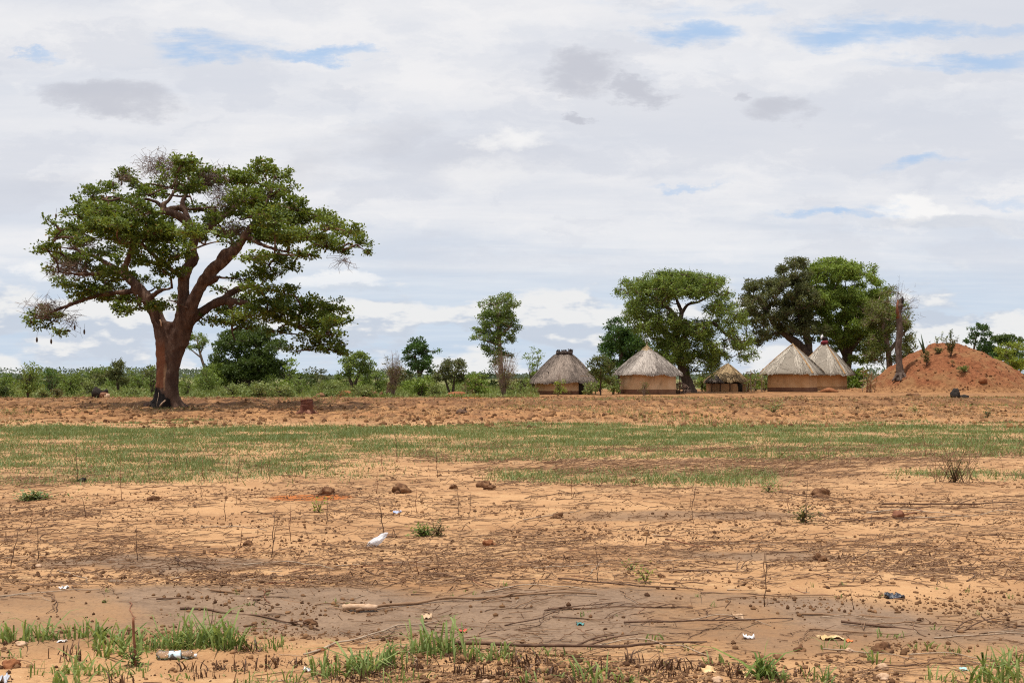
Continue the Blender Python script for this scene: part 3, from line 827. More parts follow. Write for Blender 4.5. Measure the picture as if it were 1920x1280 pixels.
# ------------------------------------------------------------------ trees among and behind the huts
lob = [(1262, 530, 98, 24), (1205, 575, 40, 26), (1348, 575, 28, 26), (1285, 545, 70, 12), (1365, 545, 8, 14), (1165, 535, 8, 14), (1195, 535, 34, 24), (1335, 530, 30, 22), (1182, 565, 20, 24), (1225, 560, 40, 18), (1345, 560, 20, 20), (1205, 600, 30, 30), (1240, 625, 38, 30), (1375, 588, 34, 26), (1385, 625, 30, 34), (1340, 612, 32, 24),
       (1250, 598, 46, 26), (1305, 612, 40, 22), (1300, 640, 46, 30), (1262, 655, 46, 34), (1225, 650, 26, 34), (1312, 678, 44, 26), (1345, 650, 30, 30), (1400, 655, 20, 26), (1290, 600, 25, 12)]
big = lobes_to_clumps(lob, 400, 4.8, .26, 8)
build_tree('shade_tree', 'big drooping green tree with a leaning dark trunk between the round huts', 'tree', (1291, 737), 91,
           [[(1294, 740, 0, 15), (1290, 722, 0, 11), (1280, 690, 0, 9), (1270, 655, 0, 8), (1268, 628, 0, 7), (1271, 605, 0, 6.5), (1262, 588, -.4, 4.5), (1246, 572, -.8, 3.6), (1230, 560, -1.1, 2.6), (1210, 550, -1.4, 2)],
            [(1271, 605, 0, 5.5), (1278, 588, .4, 4), (1272, 570, .8, 3.2), (1262, 545, 1, 2)], [(1278, 588, .4, 3.4), (1290, 571, .2, 2.6), (1312, 565, 0, 2), (1335, 550, -.3, 2)],
            [(1272, 640, 0, 5), (1295, 622, .6, 4), (1332, 604, .8, 3), (1358, 624, .5, 2.4), (1384, 642, .2, 1.6)], [(1268, 640, 0, 6), (1240, 620, 1, 4), (1205, 600, 1.6, 2.5)]],
           big, BARK_DARK, leaf_mat('drooping_leaf', (.105, .160, .026), (.225, .295, .054)), .24, .10, 1.6, 16, .36, .24, 0, None, .02, .5, .06)
build_tree('dark_tree', 'dark green dense tree standing behind the left edge of the big drooping tree', 'tree', (1160, 728), 120,
           [[(1162, 730, 0, 6), (1164, 690, 0, 5), (1165, 660, 0, 4), (1160, 630, 0, 3)]],
           lobes_to_clumps([(1165, 612, 36, 22), (1150, 640, 30, 24), (1185, 650, 36, 36), (1155, 675, 34, 26), (1195, 690, 30, 22), (1140, 690, 20, 16)], 60, 4, .36, 8), BARK_DARK, L_DEEP, .32, .17, 1.3, 14, .4, 0, 0, None, .02, .5, .05)
build_tree('olive_tree', 'tall dark olive tree behind the pair of square huts, beside the bright green one', 'tree', (1515, 722), 112,
           [[(1522, 724, 0, 12), (1518, 690, 0, 11), (1505, 655, 0, 9), (1480, 632, 0, 7), (1455, 612, 0, 5), (1440, 590, 0, 3)], [(1516, 680, 0, 8), (1515, 640, .5, 7), (1500, 590, .8, 5), (1492, 530, 1, 3)], [(1455, 612, 0, 4), (1430, 570, -.8, 3)]],
           lobes_to_clumps([(1426, 548, 40, 30), (1400, 565, 20, 20), (1492, 508, 36, 28), (1470, 545, 38, 36), (1415, 595, 30, 28), (1440, 622, 28, 26), (1485, 600, 40, 36), (1510, 560, 36, 40), (1420, 645, 12, 12), (1520, 620, 36, 24), (1455, 580, 30, 26)], 240, 5, .26, 8),
           BARK_DARK, L_OLIVE, .25, .13, 1.6, 15, .36, .05, 0, None, .02, .45, .07)
build_tree('bright_tree', 'large bright green round tree rising behind the pair of square huts', 'tree', (1585, 725), 116,
           [[(1585, 728, 0, 12), (1586, 690, 0, 10), (1590, 650, 0, 9), (1588, 600, 0, 7), (1575, 550, 0, 4)], [(1588, 660, 0, 7), (1615, 630, -.6, 5), (1645, 600, -1, 3)], [(1586, 665, 0, 7), (1560, 620, -1, 5), (1540, 580, -1.5, 3)]],
           lobes_to_clumps([(1568, 506, 66, 26), (1525, 530, 34, 26), (1622, 520, 36, 26), (1550, 560, 60, 34), (1505, 580, 26, 22), (1612, 570, 52, 38), (1597, 615, 56, 36), (1660, 590, 34, 34), (1640, 640, 40, 34), (1655, 545, 20, 20), (1548, 612, 34, 28), (1612, 665, 30, 20), (1560, 650, 26, 16)], 300, 6, .25, 8),
           BARK_DARK, L_FRESH, .25, .13, 1.8, 15, .38, .10, 0, None, .02, .52, .07)
build_tree('sparse_tree', 'yellowish sparse-leaved tree beside the dead trunk, right of the bright green crown', 'tree', (1668, 715), 106,
           [[(1668, 718, 0, 7), (1668, 690, 0, 6), (1664, 650, 0, 5), (1656, 610, 0, 4), (1650, 580, 0, 2)], [(1666, 660, 0, 4), (1690, 630, 0, 3), (1705, 610, 0, 2)]],
           lobes_to_clumps([(1655, 580, 34, 26), (1650, 615, 36, 30), (1700, 620, 18, 26), (1645, 660, 30, 26), (1665, 545, 20, 16), (1690, 660, 24, 28), (1630, 640, 20, 26), (1690, 600, 22, 24), (1705, 650, 16, 24)], 130, 3, .30, 7),
           BARK_GREY, leaf_mat('olive_yellow_leaf', (.100, .128, .028), (.205, .230, .055)), .23, .11, 1.3, 14, .38, .16, 0, None, .02, .5, .05, [[(1690, 590, 30, 45, -1, 260), (1640, 590, 30, 30, -1, 200)], TWIG])
build_tree('tall_tree', 'tall slender tree with a clear stem and layered crown left of the huts', 'tree', (941, 738), 96,
           [[(941, 740, 0, 5), (939, 690, 0, 4.5), (936, 640, 0, 4), (934, 605, 0, 3.4), (932, 575, 0, 2.2), (938, 560, 0, 1.2)], [(935, 632, 0, 2.4), (945, 622, -.5, 2), (958, 612, -.8, 1.2)], [(935, 640, 0, 2.2), (922, 622, .5, 1.8), (910, 606, .8, 1)], [(936, 648, 0, 2), (915, 640, -.4, 1.5), (898, 636, -.6, 1)]],
           lobes_to_clumps([(940, 572, 34, 20), (932, 600, 40, 26), (912, 636, 26, 22), (948, 628, 24, 16), (930, 650, 24, 18), (945, 596, 26, 22), (942, 560, 24, 12), (908, 574, 13, 11), (935, 586, 26, 12), (964, 610, 17, 15), (955, 590, 16, 12), (906, 612, 18, 14), (893, 634, 12, 9), (914, 652, 13, 11), (926, 672, 18, 20), (950, 668, 16, 14), (960, 637, 5, 4), (920, 598, 18, 10)], 190, 2.0, .26, 5),
           BARK_GREY, leaf_mat('slender_tree_leaf', (.100, .160, .034), (.215, .280, .062)), .20, .11, .80, 13, .28, 0, 0, None, .012, .5, .035)
for nm, lab, b, D, limbs, lobs, n, leafm, L, dn, depth, dead in (
    ('dark_tree', 'wide dark spreading bush-tree behind the trunk of the huge flat-crowned tree', (462, 728), 100, [[(462, 730, 0, 6), (462, 700, 0, 5), (450, 670, 0, 4), (435, 645, 0, 2)], [(462, 700, 0, 4), (485, 670, 0, 3), (505, 645, 0, 2)]],
     [(440, 645, 44, 26), (500, 650, 36, 28), (470, 630, 50, 20), (470, 685, 66, 28), (415, 680, 28, 24), (525, 690, 26, 20), (450, 705, 60, 16)], 120, L_DARK, .26, .75, 5, None),
    ('thin_tree', 'thin leaning tree with a small flat airy crown beside the great trunk', (388, 728), 102, [[(388, 730, 0, 3), (384, 695, 0, 2.6), (376, 665, 0, 2.2), (370, 640, 0, 1.4)], [(379, 672, 0, 1.6), (364, 660, .4, 1.2), (352, 650, .6, .8)], [(376, 662, 0, 1.4), (384, 640, -.4, 1)]],
     [(366, 632, 20, 9), (382, 640, 12, 10), (355, 652, 10, 6), (372, 650, 14, 6)], 26, L_MID, .18, .5, 1.5, None),
    ('broad_tree', 'rounded green tree with bright leaves standing behind the bare brown shrubs', (787, 738), 92, [[(787, 740, 0, 4), (787, 712, 0, 3.4), (783, 690, 0, 2.6), (778, 665, 0, 1.6)], [(787, 705, 0, 2.6), (798, 680, 0, 1.8)]],
     [(785, 650, 26, 16), (765, 664, 16, 13), (803, 662, 20, 16), (788, 678, 30, 14), (800, 694, 22, 10), (772, 690, 16, 10)], 52, L_DEEP, .24, .8, 2.2, None),
    ('small_tree', 'small dark tree with two stems near the dry stalks, left of the tall tree', (846, 743), 76, [[(846, 744, 0, 2.6), (840, 728, 0, 2.2), (835, 712, 0, 1.6), (828, 695, 0, 1)], [(848, 744, 0, 2.8), (850, 728, 0, 2.4), (852, 710, 0, 1.8), (860, 690, 0, 1)]],
     [(838, 694, 24, 16), (862, 688, 16, 14), (848, 682, 22, 9), (825, 706, 14, 10), (866, 704, 12, 12), (848, 708, 20, 10)], 50, L_OLIVE, .17, .75, 1.3, None),
    ('broad_tree', 'olive green broad tree under the drooping right edge of the huge crown', (662, 738), 84, [[(662, 740, 0, 4), (660, 722, 0, 3.4), (652, 702, 0, 2.4), (648, 685, 0, 1.4)], [(662, 728, 0, 3), (672, 704, 0, 2.2), (682, 680, 0, 1.4)]],
     [(668, 666, 26, 14), (648, 685, 18, 18), (688, 684, 18, 20), (668, 690, 28, 18), (640, 705, 14, 12), (692, 708, 12, 12)], 56, L_MID, .2, .75, 1.8, None),
    ('small_tree', 'small rounded brownish tree on a short stem in the left hedge', (222, 741), 78, [[(223, 742, 0, 2.4), (221, 726, 0, 2.2), (218, 705, 0, 1.6), (216, 685, 0, 1)]],
     [(216, 692, 19, 16), (222, 708, 20, 14), (206, 706, 12, 10), (226, 684, 10, 8)], 34, L_OLIVE, .18, .85, 1.2, None),
    ('small_tree', 'small yellowish tree on a thin dark stem between the first two huts', (1126, 741), 79, [[(1126, 742, 0, 1.8), (1126, 722, 0, 1.6), (1127, 705, 0, 1.3), (1124, 685, 0, .8)], [(1127, 712, 0, 1.2), (1136, 695, 0, .8)]],
     [(1128, 676, 20, 12), (1112, 688, 12, 14), (1142, 690, 14, 14), (1126, 700, 24, 14), (1144, 712, 10, 12)], 44, leaf_mat('mottled_leaf', (.062, .088, .016), (.130, .150, .034), (.2, .12, .05)), .16, .72, 1.3, None),
    ('far_tree', 'upright green tree rising behind the right slope of the earth mound', (1824, 712), 125, [[(1822, 716, 0, 3), (1823, 680, 0, 2.6), (1826, 655, 0, 2), (1830, 635, 0, 1.2)], [(1823, 668, 0, 1.6), (1840, 648, 0, 1)]],
     [(1836, 614, 20, 9), (1850, 625, 14, 9), (1828, 628, 16, 9), (1842, 645, 18, 12), (1818, 641, 12, 6), (1855, 660, 20, 12)], 46, L_DEEP, .26, .75, 2, None),
    ('far_tree', 'dark green flat-topped tree at the right edge behind the yellowish tree', (1888, 716), 135, [[(1888, 718, 0, 3), (1886, 680, 0, 2.6), (1884, 655, 0, 2)]],
     [(1880, 638, 30, 11), (1905, 642, 26, 12), (1872, 660, 24, 16), (1900, 665, 26, 14), (1868, 685, 18, 14)], 56, L_DARK, .28, .8, 3, None),
    ('yellow_tree', 'yellowish green broad tree at the right edge of the mound', (1905, 722), 108, [[(1906, 724, 0, 4), (1905, 706, 0, 3.4), (1900, 688, 0, 2.6), (1890, 672, 0, 1.6)], [(1905, 704, 0, 2.4), (1922, 684, 0, 1.4)]],
     [(1900, 655, 34, 12), (1882, 675, 24, 14), (1915, 676, 28, 16), (1896, 690, 30, 10), (1935, 665, 24, 16)], 56, L_YEL, .2, .8, 2.4, None),
):
    build_tree(nm, lab, 'tree', b, D, limbs, lobes_to_clumps(lobs, n, depth, .38, 4.5), BARK_DARK if nm != 'thin_tree' else BARK_GREY, leafm, L, L * .55, dn * 1.7, 13, .27, .03, 0, None, .011, .5, .032, dead, twigs=6)


# shrubs: several stems fanning from one root, leaves in a loose dome
def shrub(label, px, py, w, h, leafm, D=None, dens=1.0, L=.17, group='shrubs of the hedge behind the field', bark=BARK_DARK, name='shrub', base=.5, stems=7, bare=0, droop=0.0, cat='shrub'):
    D = D or F * CH / (py - HZ)
    s = D / F; root3 = np.array([(px - 960) * s, D, 0.0]); root3[2] = float(gh(root3[0], D))
    W, H = w * s / 2, h * s
    root = thing(name, label, cat, root3, group)
    gs, gl = Geo(), Geo()
    for k in range(stems):
        a = rng.uniform(0, 2 * math.pi); r = rng.uniform(.2, .8) * W
        tip = root3 + [math.cos(a) * r, math.sin(a) * r, H * rng.uniform(.5, .85)]
        mid = root3 + (tip - root3) * .5 + [rng.normal(0, .06), rng.normal(0, .06), .1 * H]
        gs.tube(spline([root3 + [rng.normal(0, .05), rng.normal(0, .05), -.05], mid, tip], 4), np.linspace(.035, .012, 9) * (.6 + .3 * H / 1.5), 5)
    nc = max(5, int(9 * (w / 40)))
    for k in range(nc):
        a = rng.uniform(0, 2 * math.pi); r = math.sqrt(rng.random()) * .72
        zc = rng.uniform(.26, .84) if k % 3 else rng.uniform(.12, .35)
        sh = math.sqrt(max(.1, 1 - ((zc - .4) / .62) ** 2))
        cen = root3 + [math.cos(a) * r * W * sh, math.sin(a) * r * W * sh, H * zc]
        rad = np.array([W * .42, W * .42, H * .22]) * rng.uniform(.7, 1.2)
        ns = max(5, int((rad[0] * rad[2] + rad[0] ** 2) * 22 * dens))
        sp = foliage(gl, cen, rad, ns, 11, L, L * .55, .2, droop, base + rng.normal(0, .13))
        gs.rods(np.repeat(root3[None] + [0, 0, H * .3], 4, 0) + rng.normal(0, .08, (4, 3)), sp[:4], .012, .005)
    for k in range(bare):
        a = rng.uniform(0, 2 * math.pi); r = rng.uniform(.1, .9) * W
        p0 = root3 + [math.cos(a) * r * .3, math.sin(a) * r * .3, H * rng.uniform(.15, .5)]; p1 = root3 + [math.cos(a) * r, math.sin(a) * r, H * rng.uniform(.6, 1.05)]
        gs.rods(p0[None], p1[None], .016, .006); q = p0 + (p1 - p0) * rng.uniform(.4, .9, (5, 1))
        gs.rods(q, q + unit(5) * [.12, .12, .1] * H * 1.2 + [0, 0, .1], .008, .003)
    gs.build('stems', bark, root, root3)
    gl.build('crown', leafm, root, root3)
    return root


SH = [  # label, px, base py, width, height px, leaf, extra
    ('dark leafy shrub cut by the left edge of the photo', 4, 745, 44, 50, L_DARK, {}),
    ('bright green domed shrub, second from the left edge', 52, 746, 62, 54, L_MID, {}),
    ('dark slim shrub in the gap right of the bright domed shrub', 96, 744, 34, 50, L_DEEP, {}),
    ('light green wide shrub left of the pale bare patch in the hedge', 132, 744, 56, 46, L_MID, {}),
    ('low pale green shrub just left of the small rounded brownish tree', 168, 743, 44, 34, L_PALE, {}),
    ('low yellow-green bush in front of the hedge near the left edge', 82, 748, 40, 26, L_PALE, {}),
    ('small brown withering bush in front of the left hedge', 105, 747, 24, 24, L_TAN, dict(bare=6)),
    ('taller shrub with a ragged top behind and right of the brownish tree', 262, 740, 46, 62, L_MID, {}),
    ('low pale shrub at the foot of the ragged-topped shrub', 250, 744, 40, 24, L_PALE, {}),
    ('green shrub touching the left side of the great trunk', 284, 742, 30, 46, L_MID, {}),
    ('low shrub seen just right of the great trunk', 352, 744, 36, 40, L_MID, {}),
    ('medium green shrub left below the wide dark bush-tree', 392, 741, 56, 50, L_MID, {}),
    ('pale low shrub in front of the wide dark bush-tree', 438, 744, 54, 28, L_PALE, {}),
    ('pale green low shrub, right of another under the dark bush-tree', 488, 745, 52, 28, L_PALE, {}),
    ('round green shrub at the right foot of the dark bush-tree', 560, 741, 52, 46, L_MID, {}),
    ('low pale weedy shrub below the tip of the huge crown', 528, 745, 46, 26, L_PALE, {}),
    ('light green low shrub left of the olive broad tree', 612, 743, 60, 36, L_PALE, {}),
    ('yellowish low shrub at the foot of the olive broad tree', 680, 745, 50, 26, L_PALE, {}),
    ('mid green shrub between the olive broad tree and the brown shrub', 708, 741, 44, 44, L_MID, {}),
    ('light green rounded shrub under the bright-leaved rounded tree', 790, 742, 60, 52, L_FRESH, {}),
    ('low green shrub left of the two-stemmed dark tree', 815, 744, 36, 28, L_PALE, {}),
    ('low leafy shrub behind the dry stalks', 895, 742, 56, 40, L_FRESH, {}),
    ('leafy shrub right of the bare reddish shrub', 978, 741, 36, 40, L_MID, {}),
    ('bright tall shrub against the left side of the first hut', 1000, 736, 40, 70, L_FRESH, {}),
    ('green shrub between the first hut and the second, behind the thin stem', 1150, 739, 40, 36, L_MID, {}),
    ('low yellow-green shrub close to the second hut left wall', 1105, 740, 28, 30, L_PALE, {}),
    ('green bush behind the leaning trunk of the drooping tree', 1316, 735, 34, 36, L_FRESH, dict(D=98)),
    ('bushy growth right of the smallest hut', 1416, 734, 32, 34, L_FRESH, dict(D=100)),
    ('low bush left of the first square hut', 1434, 735, 24, 38, L_MID, dict(D=101)),
    ('bright broad-leaved bush beside the right hut wall', 1612, 731, 44, 50, L_FRESH, dict(D=108, L=.3)),
    ('green bush behind the dry stalks at the foot of the mound', 1640, 728, 30, 34, L_MID, dict(D=110)),
    ('dark green bush behind the right flank of the mound', 1872, 722, 40, 30, L_DARK, dict(D=118)),
    ('green bush at the far right edge under the yellowish tree', 1915, 726, 36, 32, L_MID, dict(D=112)),
]
for lab, px, py, w, h, lm, ex in SH:
    shrub(lab, px, py, w * rng.uniform(.9, 1.15), h * rng.uniform(.72, 1.25), lm, **ex)
shrub('brownish half-bare shrub left of the bright-leaved rounded tree', 738, 744, 46, 84, L_TAN, bare=46, dens=.40, stems=9, bark=BARK_GREY, L=.13, group=None, name='withered_shrub')
shrub('bare reddish-grey shrub with hardly any leaves below the tall tree', 945, 744, 62, 88, L_TAN, bare=60, dens=.13, stems=10, bark=BARK_GREY, L=.13, group=None, name='bare_shrub')
shrub('slender yellow-leaved sapling in front of the first hut', 1047, 742, 32, 42, L_YEL, bare=8, dens=.22, stems=3, bark=BARK_GREY, L=.14, group=None, name='sapling', cat='sapling')
shrub('nearly leafless thin sapling in front of the second hut', 1208, 742, 18, 28, L_TAN, bare=8, dens=.04, stems=3, bark=BARK_GREY, L=.1, group=None, name='sapling', cat='sapling')
# a second row further back fills the gaps of the hedge
k2 = 0
for px in list(range(-20, 300, 24)) + list(range(345, 720, 28)) + [752, 776, 812, 870, 905, 985, 1012, 1090, 1120, 1160, 1330, 1400, 1425]:
    h = rng.choice([24, 30, 36, 44, 56]) * rng.uniform(.9, 1.1) if px < 1000 else rng.uniform(26, 38)
    D = rng.uniform(94, 108)
    shrub('green shrub in the back row of the hedge, mostly hidden by nearer shrubs', px + rng.uniform(-6, 6), 0, rng.uniform(46, 70), h * .95 + 0, [L_MID, L_FRESH, L_DARK, L_OLIVE, L_MID][k2 % 5], D=D, dens=.7, L=.22, group='back row shrubs of the hedge', stems=4)
    k2 += 1

# undergrowth: weeds and long grass under the hedge, far woodland: uncountable
g = Geo(); n = 26000
xx = rng.uniform(-66, 2, n); yy = 71 + rng.uniform(0, 1, n) ** 1.6 * 40
keep = (xx > -yy * .66) & (fbm(xx * .3, yy * .3, 71, 3) > .36)
xx, yy = xx[keep], yy[keep]; n = len(xx)
zz = gh(xx, yy); hh = (.10 + .85 * sstep(72.5, 79, yy) * fbm(xx * .25, yy * .25, 73, 3)) * rng.uniform(.5, 1.2, n)
c = np.stack([xx, yy, zz + hh * rng.uniform(.2, 1, n)], 1)
d = unit(n) * .6; d[:, 2] += .6
g.leaves(c, d, unit(n) + [0, 0, .5], .26 * rng.uniform(.6, 1.3, n), .11, np.clip(fbm(xx * .2, yy * .3, 75, 2) + rng.normal(0, .15, n), 0, 1))
b = np.stack([xx, yy, zz], 1)[::2]; g.blades(b, b + np.stack([rng.normal(0, .1, len(b)), rng.normal(0, .1, len(b)), hh[::2] * 1.2 + .08], 1), .05, np.clip(.6 + rng.normal(0, .2, len(b)), 0, 1))
tag(g.build('undergrowth', L_PALE), 'low green weeds and long grass under the hedge', 'undergrowth', None, 'stuff')
g = Geo(); n = 34000
xx = rng.uniform(-260, 260, n); yy = rng.uniform(330, 470, n)
top = .5 + 2.3 * fbm(xx * .05, yy * .02, 77, 4) + 2.2 * sstep(.62, .75, vnoise(xx * .06, yy * 0, 79))
zz = top * rng.uniform(0, 1, n) ** .6
g.leaves(np.stack([xx, yy, zz], 1), unit(n), unit(n) + [0, 0, .6], 1.0 * rng.uniform(.6, 1.2, n), .7, np.clip(fbm(xx * .03, yy * .02, 81, 2) + rng.normal(0, .15, n), 0, 1))
tag(g.build('distant_woodland', leaf_mat('hazed_far_leaf', (.075, .105, .078), (.135, .165, .105))), 'dark strip of far woodland along the horizon', 'woodland', None, 'stuff')  # distance haze mixed into the leaf colours as a paler blue-green

# ------------------------------------------------------------------ huts
TH_GREY = thatch_mat('grey_thatch', (.070, .054, .045), (.44, .38, .33))
TH_DARK = thatch_mat('weathered_thatch', (.060, .046, .038), (.275, .215, .175))
TH_PALE = thatch_mat('pale_thatch', (.10, .08, .060), (.52, .455, .375))
TH_TAN = thatch_mat('tan_thatch', (.13, .080, .040), (.42, .30, .165))
TH_EDGE = thatch_mat('straw_edging', (.20, .105, .042), (.46, .275, .125))
MUD = mud_mat('tan_mud_wall', (.50, .325, .180), (.59, .405, .245))
MUD2 = mud_mat('orange_mud_wall', (.48, .285, .140), (.56, .355, .190))
MUD3 = mud_mat('brown_mud_wall', (.34, .19, .09), (.42, .245, .125))
MUD_BASE = mud_mat('dark_mud_band', (.150, .070, .040), (.205, .105, .062))
DARK = plain_mat('doorway_and_gap_shade', (.020, .015, .012), (.035, .026, .020), 5)  # near-black for the doorways and the painted shade of the roof gap
RED = plain_mat('red_cloth', (.10, .014, .018), (.19, .026, .030), 8, .8)
WHITE = plain_mat('white_plastic', (.62, .60, .60), (.76, .74, .74), 9, .4, .3, spec=.4)


def hut_root(lab, px, D, rz=0.0, z=0.0):
    return thing('thatched_hut', lab, 'hut', ((px - 960) / F * D, D, z), 'thatched mud huts of the village', rz)


def roof_z(py, D): return CH + (HZ - py) / F * D


def posts(root, pts, z, r, h):
    for x, y in pts:
        g = Geo(); g.tube([[x, y, z - .05], [x + .02, y, z + h * .5], [x, y, z + h]], r, 6, .08); g.build('post', STICK_DARK, root)


# first hut: broad worn roof with a flat dark ridge
H1 = hut_root('weathered grey thatched hut with a flat dark ridge on top, leftmost of the huts', 1056, 84)
hut_wall(2.36, 2.2, 3.0, .30, 1.55).build('wall', MUD, H1); hut_wall(2.39, 2.23, 3.0, -.1, .30).build('base_band', MUD_BASE, H1)
g, pt1 = thatch(2.86, 2.75, 2.3, 1.10, 3.42, .66, sag=.05, strands=9000, wid=.05, fringe=.34, uneven=.26, cx=.08)
g.build('roof', TH_DARK, H1)
g, _ = thatch(1.25, .9, 2.2, 1.02, 2.0, .1, strands=1500, wid=.05, fringe=.3)
o = g.build('roof_flap', TH_DARK, H1); o.location = (-1.55, -1.75, .0)
g = Geo()
for k in range(46):
    x = rng.uniform(-.62, .78); a = rng.normal(0, .05)
    g.rods([[x, rng.normal(0, .10), 3.28]], [[x + a, rng.normal(0, .12), 3.70 + rng.normal(0, .05)]], .05, .035, rng.random())
g.tube([[-.60, -.08, 3.42], [.08, -.1, 3.50], [.76, -.08, 3.44]], .15, 8, .12); g.build('ridge_bundle', plain_mat('dark_ridge_grass', (.035, .026, .024), (.095, .07, .06), 8), H1)
g = Geo(); g.box((1.42, -2.10, .55), (.52, .14, 1.15)); g.build('door', DARK, H1)
g = Geo(); g.tube([[2.02, -2.75, -.05], [2.14, -2.6, .6], [2.22, -2.4, 1.15]], .035, 6); g.build('post', STICK_GREY, H1)
posts(H1, [(2.6, -1.3), (-2.6, -1.2)], 0, .05, 1.1)

# second hut: tall clean cone
H2 = hut_root('grey conical thatched hut with clean tan wall, left of the drooping tree', 1214, 85)
hut_wall(2.27, 2.2, 3.6, .40, 1.95).build('wall', MUD, H2); hut_wall(2.30, 2.23, 3.6, -.1, .40).build('base_band', MUD_BASE, H2)
g, pt2 = thatch(2.92, 2.85, 2.25, 1.72, 4.02, 0, sag=.035, strands=11000, wid=.05, fringe=.30, uneven=.24, cx=-.05)
g.build('roof', TH_GREY, H2)
g, _ = thatch(.62, .62, 2, 3.56, 4.14, 0, strands=500, wid=.045, fringe=.12)
g.build('roof_cap', TH_TAN, H2).location = (-.05, 0, 0)
g = Geo(); g.rods([[-.07, 0, 4.0], [-.02, .02, 4.0]], [[-.16, 0, 4.62], [.02, 0, 4.45]], .03, .012); g.build('apex_stick', STICK_GREY, H2)
posts(H2, [(2.55, -1.2), (-2.6, -1.1)], 0, .05, 1.6)

# third hut: small, behind the tree
H3 = hut_root('smallest thatched hut, half hidden under the drooping tree, with a black doorway', 1361, 97)
hut_wall(1.82, 1.75, 2.8, -.1, .78).build('wall', MUD3, H3)
hut_wall(1.60, 1.5, 2.8, .78, 1.12).build('painted_gap_shade', DARK, H3)  # near-black ring paints the shade of the open gap below the eaves
g, _ = thatch(2.1, 2.0, 2.2, 1.05, 2.75, 0, sag=.03, strands=5000, wid=.05, fringe=.24, uneven=.2, cx=.2)
g.build('roof', TH_TAN, H3)
g, _ = thatch(.95, .8, 2.2, 1.0, 1.6, .1, strands=900, wid=.05, fringe=.3); g.build('roof_flap', TH_DARK, H3).location = (-1.35, -1.35, 0)
g = Geo(); g.box((.98, -1.62, .42), (.5, .16, .98)); g.build('door', DARK, H3)
posts(H3, [(-1.7, -1.6), (-.9, -1.75), (0, -1.8), (1.6, -1.5), (2.0, -.8)], 0, .05, 1.15)


# fourth and fifth: square walls, pyramid roofs with straw edging along the hips
def square_hut(lab, px, D, half, eave, ze, zt, zw, strands, thm, wallm, cap, z=0.0, rz=-29):
    rt = hut_root(lab, px, D, R(rz), z)
    hut_wall(half, half, 9, .42, zw, 96).build('wall', wallm, rt)
    if not cap: hut_wall(half + .03, half + .03, 9, -.15, .42, 96).build('base_band', MUD_BASE, rt)
    else: hut_wall(half + .004, half + .004, 9, -.15, .42, 96).build('base_band', MUD3, rt)
    g, pt = thatch(eave, eave, 9.0, ze, zt, 0, sag=.03, strands=strands, wid=.05, fringe=.30, uneven=.22)
    g.build('roof', thm, rt)
    for k in range(4):
        th = math.pi / 4 + k * math.pi / 2; g = Geo()
        for j in range(420):
            t0 = rng.uniform(.03, .93); a = pt(np.array(th + rng.normal(0, .035)), np.array(t0), .06); b = pt(np.array(th + rng.normal(0, .035)), np.array(min(1.02, t0 + .16)), .07)
            g.rods(a[None], b[None], .05, .035, rng.random())
        g.build('hip_edging', TH_EDGE, rt)
    return rt


H4 = square_hut('square hut with pale straw-edged thatch, front one of the overlapping pair', 1486, 96.5, 2.0, 2.62, 1.80, 4.55, 2.0, 8000, TH_PALE, MUD2, False)
g = Geo(); g.tube(np.array([[-.12, -.12, 4.35], [0, 0, 4.58], [.18, .1, 4.3]]), .13, 8, .1); g.build('ridge_roll', TH_TAN, H4)
H5 = square_hut('square thatched hut topped with red cloth, behind and right of its twin', 1546, 105, 2.0, 2.72, 1.75, 5.05, 2.0, 8000, TH_PALE, MUD2, True)
g = Geo(); g.lump((0, 0, 5.0), (.40, .40, .30), .2, 14, 8, 3, flat=1); g.build('red_cloth_cap', RED, H5)
g = Geo(); g.lump((.02, 0, 5.42), (.26, .26, .24), .35, 12, 8, 5, flat=1); g.build('dark_bundle', CHAR_DARK, H5)
g = Geo(); g.lump((-.26, -.05, 5.58), (.13, .1, .2), .45, 10, 7, 8, flat=1); g.rods([[-.25, 0, 5.5], [-.2, 0, 5.5]], [[-.5, 0, 5.9], [-.2, 0, 6.0]], .02, .008); g.build('white_rag', WHITE, H5)
# brushwood stacked against the second hut
g = Geo(); n = 130
cx, cy = (1273 - 960) / F * 86, 86
a = np.stack([cx + rng.normal(0, .38, n), cy + rng.normal(0, .5, n), rng.uniform(.02, .95, n) ** 1.2], 1); b = a + unit(n) * [.6, .5, .3]; b[:, 2] = np.maximum(b[:, 2], .02)
g.rods(a, b, .03, .02, rng.random(n)); tag(g.build('brushwood', TWIG), 'tangled heap of brushwood between the second hut and the leaning trunk', 'brushwood', None, 'stuff')

# ------------------------------------------------------------------ earth mound with the dead trunk
MX, MY = (1772 - 960) / F * 99, 99.0


